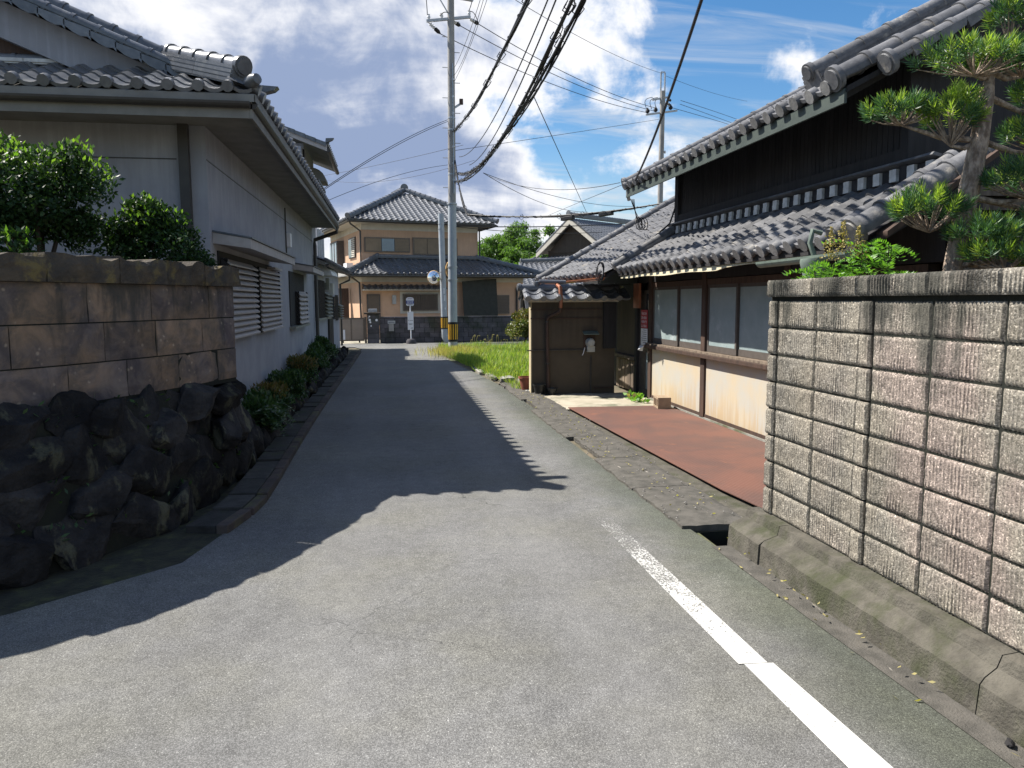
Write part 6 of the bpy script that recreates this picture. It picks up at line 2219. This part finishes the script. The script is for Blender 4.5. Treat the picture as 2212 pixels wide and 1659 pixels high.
MB().tube([(3.50, 12.33, 2.05), (3.6, 12.9, 1.96), (3.7, 13.3, 1.92), (4.3, 13.3, 1.98)], .006, 5).build('wire', M['black'], lc)
wl = thing('wire_loop', 'loose loop of service wire hanging beside the upper house balcony', 'wire', (-1.6, 20.3, 4.2))
MB().tube([(-2.05, 21.0, 4.55), (-1.7, 20.3, 4.5), (-1.5, 20.2, 4.2), (-1.62, 20.2, 3.98), (-1.85, 20.5, 4.05), (-2.05, 21, 4.3)], .01, 6).build('wire', M['black'], wl)

# ------------------------------------------------------------------ vegetation on the right
def shoots(mats, parent, heads, nleaf=26, L=.085, Wd=.0105, name='foliage', elev=(.2, 1.0)):
    C, D = [], []
    for p_, ax, ln_ in heads:
        ax = ax/np.linalg.norm(ax)
        e1 = np.cross(ax, [0.3, .2, .9])
        e1 /= np.linalg.norm(e1)
        e2 = np.cross(ax, e1)
        for i in range(nleaf):
            th = i*2.4 + rng.uniform(-.3, .3)
            h = i/nleaf
            lean = (1.15 - .85*h) + rng.uniform(-.12, .12)
            C.append(p_ + ax*ln_*h)
            D.append(ax*math.cos(lean) + (e1*math.cos(th) + e2*math.sin(th))*math.sin(lean))
    return leaves(name, mats, parent, np.array(C), np.array(D), L, Wd, .2)


mk = thing('podocarpus_tree', 'trained podocarpus tree with layered pads of narrow leaves behind the grey block wall', 'tree', (3.86, 4.55, 0))
K = 4.58/5.04
def tp(px_, py_, y=4.55):
    """metres from tangent offsets measured from the lane axis"""
    return np.array([px_, y, py_])


trunk = [(3.72, 4.58, -.03), (3.66, 4.56, 1.2), (3.66, 4.50, 1.9), (3.69, 4.46, 2.35), (3.75, 4.46, 2.70), (3.79, 4.47, 2.98), (3.84, 4.5, 3.14)]
tb = MB().tube(trunk, [.10, .08, .068, .062, .056, .046, .02], 14)
tko = tb.build('trunk', M['bark'], mk)
pads = [  # centre, radii, shoots, share of new growth
    ((3.68, 4.45, 3.15), (.36, .22, .10), 42, .25), ((4.10, 4.55, 3.20), (.34, .22, .12), 44, .30), ((3.95, 4.5, 3.42), (.10, .08, .17), 12, .4),
    ((3.30, 4.6, 2.86), (.19, .14, .08), 26, .3), ((3.58, 4.50, 2.80), (.15, .15, .22), 34, .65), ((4.30, 4.5, 2.72), (.30, .24, .14), 42, .2),
    ((4.05, 4.35, 2.40), (.30, .24, .13), 42, .2), ((3.46, 4.50, 2.22), (.24, .18, .16), 40, .35), ((3.70, 4.32, 2.06), (.20, .18, .11), 30, .2),
    ((3.78, 4.22, 1.93), (.24, .16, .10), 32, .4), ((4.20, 4.25, 2.12), (.24, .2, .12), 32, .3), ((4.02, 4.1, 1.88), (.22, .15, .09), 24, .35), ((4.45, 4.6, 3.0), (.3, .25, .2), 40, .3),
    ((4.6, 4.5, 2.35), (.28, .22, .16), 36, .2), ((4.62, 4.4, 1.95), (.24, .2, .12), 24, .3)]
old_h, new_h = [], []
brm = MB()
for (c_, rd, n_, nw) in pads:
    c_ = np.array(c_)
    # branch from the trunk to the pad
    ti = min(range(len(trunk)), key=lambda i: abs(trunk[i][2] - (c_[2] - .08)))
    a = V(trunk[ti])
    e = V(c_) - V((0, 0, rd[2]*.6))
    mid = a.lerp(e, .5) + V((0, 0, -.03))
    brm.tube([a, mid, e], [.022, .016, .008], 7)
    for k in range(int(n_*2.3)):
        d_ = rng.normal(size=3)
        d_ /= np.linalg.norm(d_)
        d_[2] = abs(d_[2])*.9 - .15
        p_ = c_ + d_*np.array(rd)*rng.uniform(.6, 1.1)
        ax = d_*np.array([.6, .6, .3]) + np.array([0, 0, .9])
        (new_h if rng.random() < nw*1.3 and d_[2] > .0 else old_h).append((p_, ax, rng.uniform(.05, .10)))
        if k % 3 == 0:
            q_ = V(p_)
            brm.tube([e, e.lerp(q_, .6) - Z*.01, q_], [.007, .005, .003], 5)
brm.build('branch', M['bark'], mk)
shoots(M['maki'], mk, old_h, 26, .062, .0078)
shoots(M['maki_new'], mk, new_h, 26, .060, .0078, 'new_or_sunlit_growth')['kind'] = 'stuff'

nd_t = thing('nandina_shrub', 'bright green nandina with flower sprays peeking over the end of the block wall', 'shrub', (3.2, 4.95, 0))
st = MB()
P, D = [], []
B_, BD = [], []
for k in range(11):
    x = 2.98 + .06*k + rng.uniform(-.03, .03)
    top = np.array([x + rng.uniform(-.06, .06), 4.92 + rng.uniform(-.1, .15), 1.88 + rng.uniform(-.10, .20)])
    st.tube([(x + .02, 4.95, .0), (x, 4.95, 1.2), tuple(top)], [.009, .007, .004], 5)
    for f in range(6):
        an = rng.uniform(0, 6.3)
        dv = np.array([math.cos(an), math.sin(an), rng.uniform(-.25, .9)])*rng.uniform(.6, 1.15)
        for i in range(10):
            q_ = top + dv*(.025*i) - np.array([0, 0, .0015*i*i]) + np.array([0, 0, -.02*f])
            for sg in (-1, 1):
                sdv = np.cross(dv, [0, 0, 1])*sg
                P.append(q_)
                D.append(dv*.6 + sdv*.8 + np.array([0, 0, .15]))
for q0 in ((3.14, 4.95, 2.02), (3.24, 4.92, 1.98), (3.05, 4.95, 1.97)):
    for i in range(220):
        h = rng.random()
        an = rng.uniform(0, 6.3)
        rr = (1 - h)*.10*rng.random()
        B_.append(np.array(q0) + np.array([rr*math.cos(an), rr*math.sin(an), h*.22]))
        BD.append(rng.normal(size=3))
st.build('stems', M['bark_dark'], nd_t)
D = np.array(D)
D /= np.linalg.norm(D, axis=1, keepdims=True)
leaves('foliage', M['nandina'], nd_t, np.array(P), D, .050, .016)
BD = np.array(BD)
BD /= np.linalg.norm(BD, axis=1, keepdims=True)
leaves('flower_spray', M['berry'], nd_t, np.array(B_), BD, .016, .013, kind='stuff')

# grass plot
def in_plot(x, y):
    return (y > 13.9) & (y < 26.4) & (x > 2.45 - np.clip((y - 15)*.085, 0, .78) + .0) & (x < 9)


n_ = 60000
gx = 1.6 + rng.random(n_)**1.6*6.5
gy = 13.8 + rng.random(n_)*12.6
ok = in_plot(gx, gy) & ~((gx < 2.75) & (gy < 16.4) & (gy > 14.9)) & ~((gx > 4.1) & (gy < 17.2))
gx, gy = gx[ok], gy[ok]
n_ = len(gx)
hgt = (.07 + .17*rng.random(n_))*(.75 + .5*np.sin(gx*1.9 + np.cos(gy*1.3)*1.4)**2)*np.clip(.55 + (gy - 14)*.09, .6, 1.25)
ang = rng.random(n_)*6.283
lean = rng.uniform(.1, .6, n_)*hgt
w_ = rng.uniform(.005, .011, n_)
sx_, sy_ = np.cos(ang), np.sin(ang)
base = np.stack([gx, gy, np.full(n_, -.02)], 1)
side = np.stack([-sy_, sx_, np.zeros(n_)], 1)*w_[:, None]
mid = base + np.stack([sx_*lean*.35, sy_*lean*.35, hgt*.6], 1)
tip = base + np.stack([sx_*lean, sy_*lean, hgt], 1)
Pv = np.stack([base - side, base + side, mid + side*.8, mid - side*.8, tip, tip], 1)
Vv = np.stack([base - side, base + side, mid + side*.8, mid - side*.8, tip], 1).reshape(-1, 3)
i0 = np.arange(n_)*5
Ft = np.concatenate([np.stack([i0, i0 + 1, i0 + 2], 1), np.stack([i0, i0 + 2, i0 + 3], 1), np.stack([i0 + 3, i0 + 2, i0 + 4], 1)])
go = link('grass', np_mesh('grass', Vv, Ft, M['grass']), None, (0, 0, 0))
tag(go, 'tall bright green grass filling the vacant corner plot', 'grass', kind='stuff')
# dry weeds round the pole foot and along the edge
n_ = 3200
a_ = rng.random(n_)*6.283
rr = np.abs(rng.normal(0, .55, n_))
wx, wy = 2.0 + rr*np.cos(a_)*.9 + .1, 23.6 + rr*np.sin(a_)*1.6
D = rand_dirs(n_)*.5 + np.array([0, 0, 1])
D /= np.linalg.norm(D, axis=1, keepdims=True)
wo = leaves('dry_weeds', M['grass_dry'], None, np.stack([wx, wy, np.full(n_, 0.0)], 1), D, .30, .012)
tag(wo, 'dry yellowish weeds tangled round the foot of the utility pole', 'weeds', kind='stuff')
# foxtails along the back of the plot
ftl = MB()
for k in range(46):
    x = 2.6 + 3.6*random.random()
    y = 24.6 + random.random()*1.6
    h = random.uniform(.32, .58)
    b_ = V((x, y, 0))
    lean_ = V((random.uniform(-.1, .1), random.uniform(-.05, .05), 0))
    ftl.tube([b_, b_ + lean_*.5 + Z*h*.7, b_ + lean_ + Z*h, b_ + lean_*1.9 + Z*(h - .01)], [.004, .004, .008, .014], 5)
tag(ftl.build('foxtail_grass', M['grass_dry'], kind='stuff'), 'fuzzy foxtail heads nodding along the back of the grass plot', 'foxtail grass')
# thatch of leaf clumps along the lane edge
n_ = 900
wy = 14.0 + rng.random(n_)*9.5
wx = 2.42 - np.clip((wy - 15)*.085, 0, .78) + rng.normal(0, .06, n_)
ok = ~((wy > 15.2) & (wy < 15.8))
D = rand_dirs(n_)*.7 + np.array([-.2, 0, .9])
D /= np.linalg.norm(D, axis=1, keepdims=True)
wo = leaves('edge_grass', M['grass'], None, np.stack([wx, wy, np.full(n_, 0.0)], 1)[ok], D[ok], .20, .012)
tag(wo, 'ragged grass tufts leaning over the asphalt edge', 'grass', kind='stuff')
# broken concrete kerb by the plot
kb = thing('broken_kerb', 'broken mossy concrete kerb beside the open drain at the grass plot', 'kerb', (2.6, 15, 0))
for (x0, y0, x1, y1, z) in ((2.57, 14.2, 2.72, 15.2, .13), (2.30, 15.76, 2.60, 16.2, .07), (2.14, 16.25, 2.28, 17.3, .05), (2.02, 17.4, 2.14, 18.8, .05)):
    lump('kerb_piece', x0, x1, y0, y1, z, M['conc'], 5, 10, .03, kb, .15)
for k in range(14):
    rock(kb, (2.28 + random.uniform(-.12, .3), random.uniform(14.0, 16.6), .01), random.uniform(.03, .08), random.uniform(.03, .08), random.uniform(.02, .05))
# reddish clipped bush by the plot
shrub('round_bush', 'round yellowish green bush at the back of the grass plot', 'bush', (4.75, 27.0, 0), (4.95, 27.2, .72), (.78, .7, .62), 44, .24, 6500, .085, .05, (M['bush'], M['leaf_rust']), .05, lit=.18)

# bamboo grove behind
def grove(name, label, x, y, h, rx, ncl, nleaf, seed):
    t = thing(name, label, 'bamboo', (x, y, 0), 'bamboo clumps behind the houses')
    st_ = MB()
    cs = []
    for k in range(ncl):
        bx, by = x + rng.normal(0, rx*.45), y + rng.normal(0, 1.2)
        hh = h*rng.uniform(.62, 1.0)
        lx_, ly_ = rng.normal(0, .9), rng.normal(0, .6)
        st_.tube([(bx, by, 0), (bx + lx_*.3, by + ly_*.3, hh*.6), (bx + lx_, by + ly_, hh)], [.05, .04, .01], 5)
        for i in range(7):
            f = rng.uniform(.30, 1.0)
            cs.append(np.array([bx + lx_*f**2 + rng.normal(0, .45), by + ly_*f**2 + rng.normal(0, .4), hh*f]))
    cs = np.array(cs)
    rs = np.stack([rng.uniform(.45, .95, len(cs))]*3, 1)*np.array([1, 1, .65])
    P_ = clump_points(cs, rs, nleaf, .3)
    D_ = rand_dirs(nleaf)
    D_[:, 2] -= .5
    D_ /= np.linalg.norm(D_, axis=1, keepdims=True)
    leaves('foliage', M['bamboo'], t, P_, D_, .34, .11)
    st_.build('culms', M['bamboo_stem'], t)
    return t


grove('bamboo_clump', 'second bamboo clump from the orange house, filling the gap there', 11.0, 71, 8.8, 1.7, 14, 16000, 6)
grove('bamboo_clump', 'leftmost bamboo clump right beside the orange house', 9.2, 70, 8.0, 1.7, 13, 15000, 1)
grove('bamboo_clump', 'tallest bamboo clump in the middle of the grove', 12.4, 72, 9.3, 2.2, 15, 19000, 2)
grove('bamboo_clump', 'bamboo clump right of the tallest, behind the gable house', 15.6, 72, 9.0, 2.2, 15, 19000, 3)
grove('bamboo_clump', 'rightmost bamboo clump mostly hidden by the gable roof', 18.8, 73, 8.6, 2.0, 12, 12000, 4)
grove('bamboo_clump', 'low bamboo clump in front of the grove over the low tiled roof', 12.6, 66, 5.6, 2.6, 12, 13000, 5)

# small loose things: leaves, grit
n_ = 190
wx = np.concatenate([2.2 + rng.random(150)*.45, 2.30 - np.abs(rng.normal(0, .08, 40))])
wy = np.concatenate([5.4 + rng.random(150)*8, 1.5 + rng.random(40)*3.4])
wz = np.where(wx > 2.2, .05, .012)
D = rand_dirs(n_)*np.array([1, 1, .15])
D /= np.linalg.norm(D, axis=1, keepdims=True)
fo = leaves('fallen_leaves', M['grass_dry'], None, np.stack([wx, wy, wz], 1), D, .035, .016)
tag(fo, 'small dry leaves scattered along the concrete strip and kerb', 'fallen leaves', kind='stuff')
gm = MB()
for k in range(330):
    y = random.uniform(5.3, 15)
    x = random.choice((2.14, 2.62, 2.40)) + random.gauss(0, .05)
    s_ = random.uniform(.004, .011)
    c_ = V((x, y, .045 + s_*.3))
    gm.add([c_ + V((s_, 0, 0)), c_ + V((0, s_, 0)), c_ + V((-s_, 0, 0)), c_ + V((0, -s_, 0)), c_ + V((0, 0, s_)), c_ - V((0, 0, s_))],
           [(0, 1, 4), (1, 2, 4), (2, 3, 4), (3, 0, 4), (1, 0, 5), (2, 1, 5), (3, 2, 5), (0, 3, 5)])
tag(gm.build('gravel', M['gravel'], kind='stuff'), 'loose grit and gravel on the drain cover strip', 'gravel')
ro_ = MB()
for k in range(5):
    rock(kb, (2.27 + random.uniform(-.05, .06), 1.9 + .12*k, .02), .02, .025, .015)

finish_tiles()
